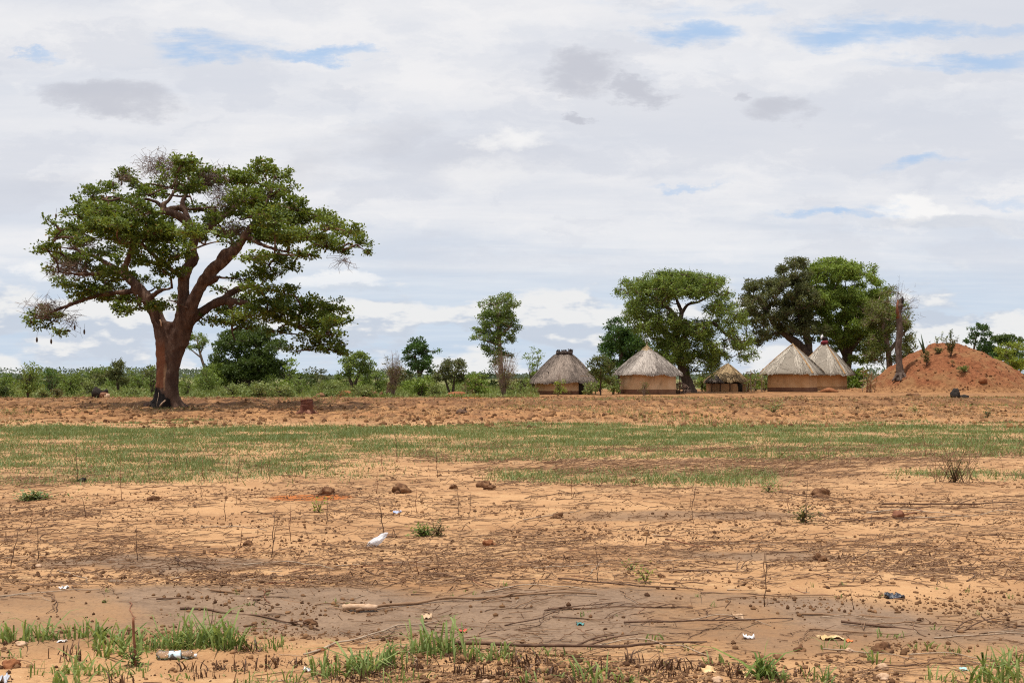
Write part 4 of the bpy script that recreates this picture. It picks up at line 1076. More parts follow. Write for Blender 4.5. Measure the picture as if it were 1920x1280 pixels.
def mound_z(x, y):
    dx = np.asarray(x, float) - MX; dy = np.asarray(y, float) - MY
    r = np.sqrt((dx / np.where(dx < 0, 7.3, 8.3)) ** 2 + (dy / 7.8) ** 2)
    r = r * (1 + .16 * (fbm(np.asarray(x) * .35, np.asarray(y) * .35, 91, 3) - .5))
    h = np.interp(r, [0, .1, .2, .4, .6, .8, .92, 1.0, 1.1], [4.72, 4.70, 4.56, 3.86, 2.88, 1.76, .94, .35, 0])
    an = np.arctan2(dy, dx)
    h = h - .55 * np.abs(fbm(an * 3.2, r * 1.2, 97, 3) - .5) * 2 * np.clip(r, 0, 1) * np.clip(1.15 - r, 0, 1) * 1.6 + .30 * (fbm(np.asarray(x) * .8, np.asarray(y) * .8, 99, 2) - .5) * np.clip(1 - r, 0, 1)
    h = np.maximum(h, 0)
    sk = .75 * np.clip(1 - np.sqrt(((dx - .5) / 12.5) ** 2 + (dy / 8.5) ** 2), 0, 1)
    foot = sstep(0, .15, 1 - np.sqrt(((dx - .5) / 12.5) ** 2 + (dy / 8.5) ** 2))
    return np.maximum(h, sk) + foot * (.50 * (fbm(np.asarray(x) * .9, np.asarray(y) * .9, 93, 4) - .5) + .26 * (fbm(np.asarray(x) * 4, np.asarray(y) * 4, 95, 2) - .5)) - .10 * (1 - foot)


xs = np.linspace(MX - 14, MX + 17.5, 240); ys = np.linspace(MY - 8.7, MY + 8.7, 170)
X, Y = np.meshgrid(xs, ys); Z = mound_z(X, Y)
g = Geo(); k = len(xs); i = np.arange(len(ys) - 1)[:, None] * k + np.arange(k - 1)[None]
g.add(np.stack([X, Y, Z], -1), np.stack([i, i + 1, i + k + 1, i + k], -1).reshape(-1, 4))
m, nt, out = nodes_of('red_mound_earth'); N = NT(nt); po = N.geo()
sp = N.new('ShaderNodeSeparateXYZ'); nt.links.new(po, sp.inputs[0])
na = N.noise(po, .5, 5, .6); nb = N.noise(po, 3.5, 6, .7); nc = N.noise(N.scalev(po, (1, 1, 2.2)), 9, 5, .7)
c = N.mix(N.ramp(nb, .35, .65), (.145, .052, .024), (.265, .104, .046))
c = N.mix(N.m('MULTIPLY', N.ramp(na, .46, .62), .7), c, (.25, .135, .060))
c = N.mix(N.m('MULTIPLY', N.ramp(sp.outputs[2], .95, .2), .9), c, N.mix(N.ramp(nb, .36, .62), (.155, .074, .032), (.33, .172, .076)))
c = N.mix(N.m('MULTIPLY', N.ramp(nc, .58, .68), .7), c, (.115, .055, .028))
nt.links.new(N.bsdf(c, .95, N.bump(nb, .9, .15), .12), out.inputs[0])
mound = tag(g.build('earth_mound', m, None, (MX, MY, 0)), 'tall red-brown mound of bare earth at the right, behind the dead trunk', 'mound')

# dead broken trunk in front of the left flank
dD = 96.0
tb = P(1688, 712, dD); tb[2] = float(mound_z(tb[0], dD)) - .1
dead = thing('dead_trunk', 'broken dead tree trunk with bare shoots on the left flank of the mound', 'tree', tb)
zt = roof_z(560, dD)
g = Geo(); hgt = zt - tb[2]
p = spline([tb + [.02, 0, -.2], tb + [.04, 0, .25], tb + [-.06, 0, .9], tb + [-.16, .05, hgt * .35], tb + [-.05, 0, hgt * .6], tb + [-.16, 0, hgt * .82], tb + [-.05, 0, hgt * .92], tb + [.08, 0, hgt]], 6)
rr = np.interp(np.linspace(0, 1, len(p)), [0, .08, .2, .4, .6, .78, .84, .9, 1], [.62, .48, .36, .27, .29, .24, .33, .24, .10])
g.tube(p, rr, 16, .13)
for a in (.3, 1.9, 3.4, 4.4, 5.4):
    g.tube(spline([tb + [math.cos(a) * .3, math.sin(a) * .3, .45], tb + [math.cos(a) * .55, math.sin(a) * .55, .12], tb + [math.cos(a) * .9, math.sin(a) * .9, -.22]], 4), np.linspace(.2, .08, 9), 7, .08)
o = g.build('trunk', plain_mat('dead_bark', (.075, .052, .041), (.150, .108, .086), 5, .9, .9, (1, 1, .3), .06), dead, tb)
g = Geo(); g.tube([tb + [.02, -.05, hgt - .55], tb + [.18, 0, hgt - .1], tb + [.24, 0, hgt + .22]], np.array([.2, .17, .03]), 7, .15); g.build('broken_tip', CHAR_DARK, dead, tb)
g = Geo(); g.tube([tb + [-.25, -.12, hgt - 1.9], tb + [-.32, -.1, hgt - .8], tb + [-.26, -.08, hgt - .1]], np.array([.16, .15, .05]), 7, .12); g.build('torn_bark', STICK_RED, dead, tb)
g = Geo()
for k in range(44):
    z0 = hgt * rng.uniform(.72, 1.0); a = rng.uniform(0, 2 * math.pi); up = rng.random() < .6
    p0 = tb + [math.cos(a) * .2 - .06, math.sin(a) * .2, z0]
    p1 = p0 + ([rng.normal(0, .28), rng.normal(0, .2), rng.uniform(1.2, 2.7)] if up else [math.cos(a) * rng.uniform(.8, 2.0), math.sin(a) * .8, rng.uniform(-.1, .8)])
    g.rods(p0[None], p1[None], .026, .006, rng.random()); q = p0 + (p1 - p0) * rng.uniform(.4, .95, (6, 1))
    g.rods(q, q + unit(6) * .35 + [0, 0, .15], .010, .004, rng.random(6))
g.build('shoots', TWIG, dead, tb)
g = Geo()
for c_ in ((.5, .1, hgt - .9), (.55, 0, hgt - 1.3), (.4, .1, hgt - .5), (-.5, .1, hgt - 1.6)):
    foliage(g, tb + np.array(c_), np.array([.35, .3, .3]), 9, 9, .2, .1, .16)
g.build('leaf_tufts', L_MID, dead, tb)


# plants growing on the mound
def sprig(name, lab, cat, px, py, D, hpx, wpx, leafm, leaves, stems, z=None, group=None):
    s = D / F; b = np.array([(px - 960) * s, D, 0.0]); b[2] = float(mound_z(b[0], D)) - .04 if z is None else z
    rt = thing(name, lab, cat, b, group); gs, gl = Geo(), Geo(); H, W = hpx * s, wpx * s / 2
    for k in range(stems):
        tip = b + [rng.uniform(-1, 1) * W, rng.uniform(-1, 1) * W * .6, H * rng.uniform(.65, 1)]
        q = spline([b + [rng.normal(0, .05), 0, 0], (b + tip) / 2 + [rng.normal(0, .06), 0, .05 * H], tip], 5); gs.tube(q, np.linspace(.018, .006, len(q)), 5)
        if leaves:
            c = q[rng.integers(3, len(q), leaves)] + rng.normal(0, .05, (leaves, 3)); d = unit(leaves); d[:, 2] = abs(d[:, 2])
            gl.leaves(c, d, unit(leaves) + [0, 0, .5], .2, .09, rng.random(leaves) * .8)
    gs.build('stems', BARK_DARK, rt, b)
    if leaves: gl.build('leaves', leafm, rt, b)
    return rt


for args in (
    ('sprig', 'small leafy sprig on the mound top, left of the tallest sprig', 'plant', 1757, 648, 98, 20, 10, L_MID, 14, 3),
    ('sprig', 'zigzag sprig with few leaves near the middle of the mound top', 'plant', 1771, 645, 99, 24, 18, L_MID, 14, 4),
    ('sprig', 'tallest leafy sprig on the mound top', 'plant', 1781, 645, 98.5, 30, 14, L_DARK, 26, 3),
    ('sprig', 'thin bare shoot on the mound top near the blade plant', 'plant', 1745, 652, 98, 26, 2, L_MID, 3, 1),
    ('sprig', 'short thin shoot at the right of the mound top', 'plant', 1795, 648, 98, 16, 3, L_MID, 4, 2),
    ('sprig', 'short bare shoot between blade plant and thin shoot on the mound', 'plant', 1737, 655, 98, 20, 2, L_MID, 2, 1),
    ('bush', 'sparse dry bush halfway up the face of the mound', 'bush', 1783, 690, 95.2, 32, 22, L_TAN, 34, 12),
    ('bush', 'low wispy bush on the mound face, left of the sparse dry bush', 'bush', 1738, 692, 95.0, 28, 20, L_TAN, 22, 9),
    ('bush', 'thin single-stemmed dry weed low on the mound face', 'bush', 1787, 706, 94, 14, 6, L_TAN, 8, 3),
    ('bush', 'low green weed near the foot of the mound', 'bush', 1806, 712, 93, 12, 30, L_PALE, 20, 10),
    ('bush', 'small dark weed on the crest right of the sprigs', 'bush', 1760, 668, 96.5, 12, 14, L_OLIVE, 20, 7)):
    sprig(*args)
b = np.array([(1733 - 960) / F * 97.5, 97.5, 0]); b[2] = float(mound_z(b[0], b[1])) - .05
rt = thing('blade_plant', 'upright plant of three stiff blades on the left shoulder of the mound', 'plant', b)
for dx, h in ((-.62, 1.5), (-.32, 1.95), (.02, .7)):
    g = Geo(); g.tube(np.array([b, b + [dx * .4, 0, h * .5], b + [dx, 0, h]]), np.array([.10, .09, .015]), 5); g.build('blade', plain_mat('waxy_green', (.035, .060, .028), (.07, .10, .045), 6, .5), rt, b)

# ------------------------------------------------------------------ stumps, posts, stalks and lumps in the middle distance
def ground_pt(px, py):
    d = F * CH / (py - HZ); x = (px - 960) / F * d
    return np.array([x, d, float(gh(x, d))])


b = ground_pt(575, 776); st = thing('tree_stump', 'squat red-brown tree stump in the ploughed field right of the great tree', 'stump', b)
g = Geo(); pp = spline([b + [0, 0, -.1], b + [0, 0, .2], b + [.01, 0, .42], b + [0, 0, .60]], 4); g.tube(pp, np.interp(np.linspace(0, 1, len(pp)), [0, .3, .8, 1], [.34, .26, .25, .24]), 12, .07)
g.build('stump_body', plain_mat('red_wood', (.085, .030, .020), (.17, .065, .040), 7, .9, .9, (1, 1, .4), .05), st, b)
for a in (.4, 2.2, 3.6, 5.2):
    g = Geo(); g.tube([b + [math.cos(a) * .2, math.sin(a) * .2, .12], b + [math.cos(a) * .38, math.sin(a) * .38, .03], b + [math.cos(a) * .6, math.sin(a) * .6, -.08]], np.array([.1, .07, .03]), 6, .1); g.build('root', BARK_RED, st, b)
b = ground_pt(188, 747); st = thing('hollow_stump', 'dark hollow log stump with a pale broken end, left of the great tree', 'stump', b)
g = Geo(); g.lump(b + [-.28, 0, .18], (.32, .3, .50), .35, 14, 10, 4); g.build('dark_end', CHAR_DARK, st, b)  # near-black lump for the dark inside of the hollow log
g = Geo(); g.tube([b + [-.35, 0, .12], b + [.1, 0, .22], b + [.5, -.05, .25]], np.array([.22, .2, .18]), 10, .12); g.build('log', BARK_RED, st, b)
g = Geo(); g.tube([b + [.40, -.08, .10], b + [.62, -.10, .12]], np.array([.22, .2]), 9, .12); g.build('pale_end', CLOD_PALE, st, b)
g = Geo(); g.tube([b + [-.1, .02, .42], b + [.25, .02, .44], b + [.48, 0, .52]], np.array([.12, .1, .12]), 8, .12); g.build('dark_rim', CHAR_DARK, st, b)
b = ground_pt(1795, 748); g = Geo(); g.lump(b + [-.1, 0, .2], (.34, .3, .42), .4, 16, 11, 9); g.lump(b + [.3, 0, .08], (.42, .3, .22), .4, 14, 9, 12)
tag(g.build('burnt_stump', CHAR_DARK, None, b), 'low black burnt stump in the field below the mound', 'stump')
b = ground_pt(868, 777); g = Geo(); g.lump(b + [0, 0, .08], (.24, .18, .16), .35, 12, 8, 15); g.tube([b + [.02, 0, .1], b + [.08, 0, .26], b + [.12, 0, .34]], np.array([.1, .06, .02]), 7, .1)
tag(g.build('root_lump', STICK_DARK, None, b), 'small pointed dark root lump in the ploughed field, centre of the photo', 'lump')
for k, (px, py, w, h, mat, lab) in enumerate((
    (700, 744, .32, .40, CLOD, 'small brown knob of earth on the verge below the olive broad tree'), (601, 744, .36, .22, CLOD, 'flat brown clod on the verge left of the olive broad tree'), (496, 744, .2, .24, CLOD, 'small brown clod on the verge under the dark bush-tree'),
    (645, 742, .7, .34, CLOD_RED, 'wide low red earth heap on the verge before the hedge'), (714, 744, .18, .3, CLOD, 'tiny upright earth knob near the brown shrub'), (858, 744, .7, .30, CLOD_RED, 'red earth heap at the foot of the two-stemmed dark tree'),
    (250, 743, .55, .22, CHAR_DARK, 'black low log on the verge left of the great trunk'), (165, 742, .6, .3, BARK_DARK, 'dark rounded clump on the verge left of the hollow log'), (1555, 735, .8, .3, CLOD_RED, 'small red earth heap before the square huts'),
    (1843, 722, .35, .45, CLOD_RED, 'upright red earth knob on the right skirt of the mound'), (1712, 742, .5, .2, CLOD, 'flat clod before the mound'))):
    b = ground_pt(px, py) if px != 1843 else np.array([(1843 - 960) / F * 91.5, 91.5, float(mound_z((1843 - 960) / F * 91.5, 91.5))])
    g = Geo(); g.lump(b + [0, 0, h * .2], (w, w * .8, h), .35, 14, 9, 20 + k); tag(g.build('earth_lump', mat, None, b), lab, 'lump', 'lumps and clods along the far edge of the field')
for px, py, h, r, lab in ((728, 742, 1.05, .22, 'thick dark termite-eaten post at the left of the brown shrub'), (796, 741, .75, .2, 'short leaning brown stump post right of the brown shrub'), (655, 741, .5, .18, 'broken short post under the olive broad tree'), (783, 742, .4, .1, 'thin short dark post in the verge')):
    b = ground_pt(px, py); g = Geo(); pp = spline([b + [0, 0, -.1], b + [.03, 0, h * .3], b + [.06, 0, h * .7], b + [.12, 0, h]], 4); g.tube(pp, np.linspace(r, r * .6, len(pp)), 9, .12)
    tag(g.build('stump_post', STICK_DARK, None, b), lab, 'post', 'old stump posts along the hedge')


# dry maize-like stalks: cane plus hanging leaves, three clusters
def maize(px, D, h, lab, group, green):
    b = np.array([(px - 960) / F * D, D + rng.normal(0, .5), 0]); b[2] = float(max(gh(b[0], b[1]), mound_z(b[0], b[1]) if abs(b[1] - MY) < 8.6 and MX - 13 < b[0] < MX + 17 else -1))
    rt = thing('dry_stalk', lab, 'stalk', b, group); g = Geo(); tip = b + [rng.normal(0, .16), rng.normal(0, .1), h]
    q = spline([b + [0, 0, -.05], (b + tip) / 2 + [rng.normal(0, .05), 0, 0], tip], 5); g.tube(q, np.linspace(.035, .014, len(q)), 5); g.build('cane', STICK_GREY if rng.random() < .5 else STICK_RED, rt, b)
    g = Geo(); n = 12; c = q[rng.integers(2, len(q), n)]; d = unit(n); d[:, 2] = rng.uniform(-.5, .7, n); g.leaves(c, d, unit(n) + [0, 0, .6], rng.uniform(.35, .65, n), .08, rng.random(n) * .85)
    g.build('leaf', L_YEL if green else L_STRAW, rt, b)


for k in range(12): maize(rng.uniform(876, 910), rng.uniform(76, 80), rng.uniform(.6, 1.5), 'dry pale stalk in the cluster right of the two-stemmed dark tree', 'dry stalks by the dark tree', k % 3 == 0)
for k in range(12): maize(rng.uniform(1394, 1438), rng.uniform(92, 96), rng.uniform(.9, 2.0), 'dry stalk in the row between the smallest hut and the square hut', 'dry stalks between the huts', k % 2 == 0)
for k in range(12): maize(rng.uniform(1618, 1640), rng.uniform(91, 95), rng.uniform(.8, 2.3), 'tall dry stalk in the cluster at the left foot of the mound', 'dry stalks by the mound', False)


# ------------------------------------------------------------------ uncountable ground cover
def scatter_uv(n, d0, d1, power=1.0):
    """random ground points inside the seen wedge, denser close up for power > 1"""
    n = int(n * 1.16); t = rng.random(n); d = 1 / (1 / d1 + t * (1 / d0 - 1 / d1)) if power > 1 else np.sqrt(d0 * d0 + t * (d1 * d1 - d0 * d0))
    x = rng.uniform(-.65, .65, n) * d
    return x, d


# short grass of the strips
x, y = scatter_uv(520000, 14.0, 36)
gm = grassmask(x, y); keep = rng.random(len(x)) < .85 * gm * (.25 + .75 * sstep(.38, .60, fbm(x * 1.6, y * 1.6, 101, 3)))
x, y, gm = x[keep], y[keep], gm[keep]; n = len(x)
if n > 270000: x, y, gm = x[:270000], y[:270000], gm[:270000]; n = 270000
h = rng.uniform(.035, .10, n) * (.5 + fbm(x * .9, y * .9, 103, 3)); h = np.where(rng.random(n) < .02, h * 2.0, h)
b = np.stack([x, y, gh(x, y) - .005], 1); tip = b + np.stack([rng.normal(0, .6, n) * h, rng.normal(0, .6, n) * h, h], 1)
g = Geo(); g.blades(b, tip, .014 + .0006 * (y - 14), np.clip(.25 + .55 * fbm(x * .5, y * .5, 105, 3) + rng.normal(0, .15, n), 0, 1))
tag(g.build('short_grass', L_LAWN, smooth=False), 'short sparse grass in two green strips across the field', 'grass', None, 'stuff')
# straw and weeds standing in the ploughed field
x, y = scatter_uv(44000, 31, 72)
keep = rng.random(len(x)) < sstep(.40, .62, fbm(x * .25, y * .3, 107, 4)); x, y = x[keep], y[keep]; n = len(x)
h = rng.uniform(.06, .26, n); b = np.stack([x, y, gh(x, y) - .01], 1)
g = Geo(); g.blades(b, b + np.stack([rng.normal(0, .7, n) * h, rng.normal(0, .5, n) * h, h * .8], 1), .03, rng.random(n))
tag(g.build('straw_stubble', L_STRAW, smooth=False), 'dry straw stubble over the ploughed field', 'stubble', None, 'stuff')
x, y = scatter_uv(30000, 30, 74)
keep = rng.random(len(x)) < sstep(.54, .68, fbm(x * .18 + 7, y * .12, 109, 4)); x, y = x[keep], y[keep]; n = len(x)
h = rng.uniform(.06, .22, n); b = np.stack([x, y, gh(x, y) - .01], 1)
g = Geo(); g.blades(b, b + np.stack([rng.normal(0, .5, n) * h, rng.normal(0, .5, n) * h, h], 1), .035, rng.random(n) * .8)
tag(g.build('field_weeds', L_PALE, smooth=False), 'thin green weeds scattered in the ploughed field', 'weeds', None, 'stuff')

# clods and crumbs
def lumps(n_tpl, x, y, size, name, mat, label, cat, sink=.25):
    n = len(x); nu, nv = 6, 4
    g = Geo(); z = gh(x, y)
    for k in range(n_tpl):
        t = Geo(); t.lump((0, 0, 0), 1, .55, nu, nv, 200 + k, flat=.4); tv = t.v[0]; tq = t.q[0]
        s = np.arange(k, n, n_tpl); m = len(s); a = rng.uniform(0, 6.28, m)
        sc = size[s][:, None] * rng.uniform(.6, 1.3, (m, 3)) * [1.1, 1, .75]
        v = tv[None] * sc[:, None]; v = np.stack([v[..., 0] * np.cos(a)[:, None] - v[..., 1] * np.sin(a)[:, None], v[..., 0] * np.sin(a)[:, None] + v[..., 1] * np.cos(a)[:, None], v[..., 2]], -1)
        v += np.stack([x[s], y[s], z[s] + size[s] * sink], 1)[:, None]
        q = (np.arange(m) * len(tv))[:, None, None] + tq[None]
        g.add(v.reshape(-1, 3), q.reshape(-1, 4), var=np.repeat(rng.random(m), len(tv)))
    o = g.build(name, mat, smooth=False); return tag(o, label, cat, None, 'stuff')


CRUMB = var_mat('soil_crumb', (.075, .036, .019), (.27, .145, .070))
PCRUMB = var_mat('ploughed_crumb', (.090, .042, .020), (.29, .150, .066))
x, y = scatter_uv(60000, 5.0, 32, 2)
keep = rng.random(len(x)) < (.06 + .94 * sstep(.46, .64, fbm(x * .9, y * 1.3, 111, 4))) * (1 - .5 * wetmask(x, y)); x, y = x[keep], y[keep]
lumps(5, x, y, .003 + .015 * rng.random(len(x)) ** 6 + .0004 * y * rng.random(len(x)), 'soil_crumbs', CRUMB, 'small crumbs and pebbles on the sandy soil', 'crumbs')
x, y = scatter_uv(24000, 30, 74)
keep = rng.random(len(x)) < (.2 + .8 * sstep(.42, .60, fbm(x * .3, y * .35, 113, 4))); x, y = x[keep], y[keep]
lumps(5, x, y, .020 + .075 * rng.random(len(x)) ** 3, 'ploughed_clods', PCRUMB, 'brown clods of the ploughed field', 'clods', .15)
x = rng.uniform(MX - 12, MX + 16, 2600); y = MY - 8.4 + 8.4 * rng.random(2600) ** 1.5
g0 = gh; gh_keep = gh
gh = lambda a, b_: mound_z(a, b_)
lumps(4, x, y, .02 + .11 * rng.random(2600) ** 5, 'mound_clods', var_mat('mound_crumb', (.08, .035, .017), (.28, .13, .060)), 'clods and litter on the slope of the mound', 'clods', .1)
gh = gh_keep

# small twigs: the litter that nobody could count
x, y = scatter_uv(24000, 5.0, 36, 2)
lm = littermask(x, y); keep = rng.random(len(x)) < (.06 + .94 * lm ** 1.5) * (.30 + .55 * sstep(6.8, 9.5, y)) * (1 - .5 * wetmask(x, y)) * (1 - .5 * grassmask(x, y)); x, y = x[keep], y[keep]; n = len(x)
a = np.where(rng.random(n) < .4, rng.normal(0, .5, n), rng.uniform(0, 6.28, n)); ln = (.03 + .13 * rng.random(n) ** 2) * (1 + y * .06)
dx, dy = np.cos(a) * ln / 2, np.sin(a) * ln / 2; r = rng.uniform(.0012, .0035, n) * (1 + .035 * y)
p0 = np.stack([x - dx, y - dy, gh(x - dx, y - dy) + r + .004], 1); p1 = np.stack([x + dx, y + dy, gh(x + dx, y + dy) + r + rng.exponential(.012, n)], 1)
g = Geo(); g.rods(p0, p1, r, r * .6, rng.random(n)); tag(g.build('twig_litter', STICK, smooth=False), 'fine twig litter strewn over the bare soil', 'litter', None, 'stuff')
# drifts of crooked broken stems between and beyond the single sticks
x, y = scatter_uv(17000, 7.6, 24, 2)
keep = rng.random(len(x)) < .24 + .50 * sstep(.48, .70, fbm(x * .55 + 11, y * 1.25, 141, 4)); x, y = x[keep], y[keep]; n = len(x)
a = rng.normal(0, .55, n); ln = (.05 + .34 * rng.random(n) ** 1.6) * (.7 + .03 * y); r = rng.uniform(.0018, .0045, n) * (1 + .03 * y); vv = rng.random(n)
g = Geo(); px_, py_, pz_ = x, y, gh(x, y) + r + .003
for sgm in range(3):
    a = a + rng.normal(0, .28, n); qx, qy = px_ + np.cos(a) * ln / 3, py_ + np.sin(a) * ln / 3; qz = gh(qx, qy) + r + rng.exponential(.010, n)
    g.rods(np.stack([px_, py_, pz_], 1), np.stack([qx, qy, qz], 1), r, r * .85, vv); px_, py_, pz_, r = qx, qy, qz, r * .85
tag(g.build('stem_litter', STICK, smooth=False), 'crooked broken stems lying in drifts over the sand', 'litter', None, 'stuff')
# tangles of grey-brown brush in the middle distance (right)
x, y = scatter_uv(9000, 15.5, 22.5); u = x / y * F + 960
keep = (u > 780) & (rng.random(len(x)) < sstep(.46, .62, fbm(x * .45 + 3, y * .8, 61, 4)) * .6); x, y = x[keep], y[keep]; n = len(x)
a = rng.normal(0, .5, n); ln = rng.uniform(.1, .55, n); dx, dy = np.cos(a) * ln / 2, np.sin(a) * ln / 2
p0 = np.stack([x - dx, y - dy, gh(x, y) + .01], 1); p1 = np.stack([x + dx, y + dy, gh(x, y) + .01 + rng.exponential(.045, n)], 1)
g = Geo(); g.rods(p0, p1, .006, .003, rng.random(n)); tag(g.build('brush_litter', STICK, smooth=False), 'grey-brown brushwood litter between the two green strips', 'litter', None, 'stuff')

# ------------------------------------------------------------------ landmarks in the foreground
LAND = []


def mark(px, py, name): p = ground_pt(px, py); LAND.append((p[0], p[1], name)); return p


# crushed clear bottle
b = mark(330, 1229, 'the crushed bottle'); bt = thing('plastic_bottle', 'crushed clear plastic bottle with a pale blue label lying by the grass', 'bottle', b, None, R(8)); bt.scale = (.8, .8, .72)
m, nt, out = nodes_of('clear_plastic'); N = NT(nt)
pb = N.bsdf((.80, .74, .66), .10, N.bump(N.noise(N.objco(), 45, 4), .7, .01), .6); N.put(pb.node.inputs['Transmission Weight'], .88); N.put(pb.node.inputs['IOR'], 1.2)
nt.links.new(pb, out.inputs[0]); CLEAR = m
g = Geo(); pp = np.array([[-.125, 0, .024], [-.11, 0, .03], [-.05, .004, .032], [0, -.004, .026], [.05, .004, .033], [.085, 0, .03], [.103, 0, .026], [.112, 0, .02], [.128, 0, .02]])
g.tube(spline(pp, 3), np.interp(np.linspace(0, 1, 25), [0, .1, .35, .5, .62, .75, .88, 1], [.022, .036, .033, .022, .034, .028, .013, .012]), 14, .14); g.build('bottle_body', CLEAR, bt)
g = Geo(); g.tube(np.array([[-.045, 0, .03], [0, -.003, .028], [.035, 0, .031]]), np.array([.0345, .031, .0345]), 14, .03, cap=False); g.build('label', plain_mat('pale_blue_label', (.45, .62, .68), (.70, .74, .74), 30, .4), bt)
g = Geo(); g.tube(np.array([[.126, 0, .02], [.144, 0, .02]]), .0145, 12); g.build('cap', plain_mat('white_cap', (.6, .62, .64), (.7, .7, .7), 8, .4), bt)

# white plastic bag caught on a stalk
b = mark(706, 1020, 'the white plastic bag'); g = Geo()
m, nt, out = nodes_of('thin_white_plastic'); N = NT(nt)
c1 = N.bsdf((.78, .76, .77), .35, N.bump(N.noise(N.objco(), 26, 5), 1.0, .02), .4); tr = N.new('ShaderNodeBsdfTranslucent'); tr.inputs[0].default_value = (.85, .83, .84, 1)
mx = N.new('ShaderNodeMixShader'); mx.inputs[0].default_value = .4; nt.links.new(c1, mx.inputs[1]); nt.links.new(tr.outputs[0], mx.inputs[2]); nt.links.new(mx.outputs[0], out.inputs[0]); BAG = m
nu, nv = 26, 12; U, V = np.meshgrid(np.linspace(0, 1, nv), np.linspace(0, 2 * math.pi, nu, endpoint=False), indexing='ij')
cx = -.09 + .19 * U; cz = .012 + .095 * U ** 1.5; rad = .014 + .062 * np.sin(np.pi * np.clip(U * .9 + .06, 0, 1)) ** .8
fold = 1 + .22 * np.sin(V * 5 + U * 5) + .12 * np.sin(V * 11 - U * 9) + .5 * (vnoise(np.cos(V) * 2 + U * 5, np.sin(V) * 2, 3) - .5)
vv = np.stack([cx + .35 * rad * fold * np.cos(V), rad * fold * np.sin(V) * .8, np.maximum(.004, cz + rad * fold * np.cos(V) * .75)], -1).reshape(-1, 3) + b
i = np.arange(nv - 1)[:, None] * nu; k = np.arange(nu)[None]; q = np.stack([i + k, i + (k + 1) % nu, i + nu + (k + 1) % nu, i + nu + k], -1).reshape(-1, 4)
g.add(vv, q); bag = g.build('plastic_bag', BAG, None, b); tag(bag, 'crumpled white plastic bag caught on a thin upright stalk', 'bag')

# pale log chunk
b = mark(672, 1137, 'the pale wood chunk'); g = Geo(); pp = spline([b + [-.11, 0, .02], b + [-.04, .01, .03], b + [.05, -.01, .034], b + [.13, 0, .026]], 4); g.tube(pp, np.linspace(.024, .018, len(pp)), 9, .12)
tag(g.build('wood_chunk', CLOD_PALE, None, b), 'pale weathered wood chunk lying on the grey mud, left of centre', 'wood chunk')


def sheet(px, py, w, d, h, mat, name, lab, cat, seed, rz=0.0, lm=None):
    b = mark(px, py, lm) if lm else ground_pt(px, py)
    nx, ny = 14, 9; U, V = np.meshgrid(np.linspace(-1, 1, nx), np.linspace(-1, 1, ny))
    w *= .8; d *= .8
    xx = U * w / 2 * (1 + .35 * (vnoise(V * 2 + seed, U, seed) - .5)); yy = V * d / 2 * (1 + .5 * (vnoise(U * 2 + seed, V * 3, seed + 1) - .5))
    z = .003 + h * 2.2 * np.maximum(0, fbm(U * 1.9 + seed, V * 2.6, seed + 2, 4) - .40)
    g = Geo(); i = np.arange(ny - 1)[:, None] * nx + np.arange(nx - 1)[None]
    cs, sn = math.cos(rz), math.sin(rz)
    X, Y = b[0] + xx * cs - yy * sn, b[1] + xx * sn + yy * cs
    g.add(np.stack([X, Y, gh(X, Y) + z], -1), np.stack([i, i + 1, i + nx + 1, i + nx], -1).reshape(-1, 4))
    o = g.build(name, mat, None, b); s = o.modifiers.new('thick', 'SOLIDIFY'); s.thickness = .002
    return tag(o, lab, cat)


BLACKP = plain_mat('black_plastic', (.012, .013, .018), (.05, .055, .075), 20, .3, .6, spec=.5)
sheet(1677, 1121, .17, .10, .055, BLACKP, 'plastic_scrap', 'crumpled black plastic scrap on the sand, right of the photo', 'scrap', 3, 0, 'the black plastic scrap')
WRAP = plain_mat('tan_wrapper', (.52, .33, .15), (.68, .50, .28), 16, .55, .4)
sheet(1557, 1192, .17, .10, .035, WRAP, 'wrapper', 'tan and orange torn wrapper lying on the mud at right', 'wrapper', 7, 0, 'the tan wrapper')
sheet(1592, 1198, .05, .035, .02, plain_mat('orange_paper', (.62, .16, .05), (.70, .25, .10), 16, .6), 'paper_scrap', 'small orange scrap touching the right end of the tan wrapper', 'scrap', 9)
sheet(1384, 1156, .10, .05, .05, plain_mat('curled_bark', (.42, .27, .16), (.55, .38, .25), 16, .8), 'bark_flake', 'pale curled bark flake on the mud right of centre', 'bark', 11, .2, 'the pale curled bark flake')
sheet(1404, 1192, .08, .05, .035, WHITE, 'paper_scrap', 'small white crumpled scrap at the end of a long stick', 'scrap', 13, 0, 'the small white scrap')
sheet(1088, 1168, .06, .05, .02, plain_mat('teal_plastic', (.05, .20, .20), (.12, .30, .29), 16, .5), 'plastic_scrap', 'small teal plastic scrap on the grey mud right of centre', 'scrap', 15)
sheet(745, 960, .10, .12, .04, plain_mat('blue_plastic', (.30, .36, .58), (.42, .48, .66), 16, .5), 'plastic_scrap', 'small pale blue scrap on the sand behind the white bag', 'scrap', 17)
sheet(120, 1101, .07, .06, .03, WHITE, 'paper_scrap', 'pale torn scrap beside a dark stick at left', 'scrap', 19)
sheet(800, 1152, .08, .07, .04, plain_mat('pale_husk', (.45, .30, .18), (.60, .44, .30), 16, .8), 'husk', 'pale papery husk on the mud in the centre', 'husk', 21)
sheet(868, 1181, .06, .05, .025, plain_mat('red_plastic', (.45, .08, .05), (.55, .15, .10), 16, .5), 'plastic_scrap', 'small red scrap on the mud right of the pale husk', 'scrap', 23)
sheet(1328, 1258, .09, .07, .03, WRAP, 'dry_leaf', 'pale curled dry leaf at the bottom edge right of centre', 'leaf', 25)
sheet(1405, 1271, .08, .06, .03, WRAP, 'dry_leaf', 'pale dry leaf in front of the broad-leaved weed', 'leaf', 27)
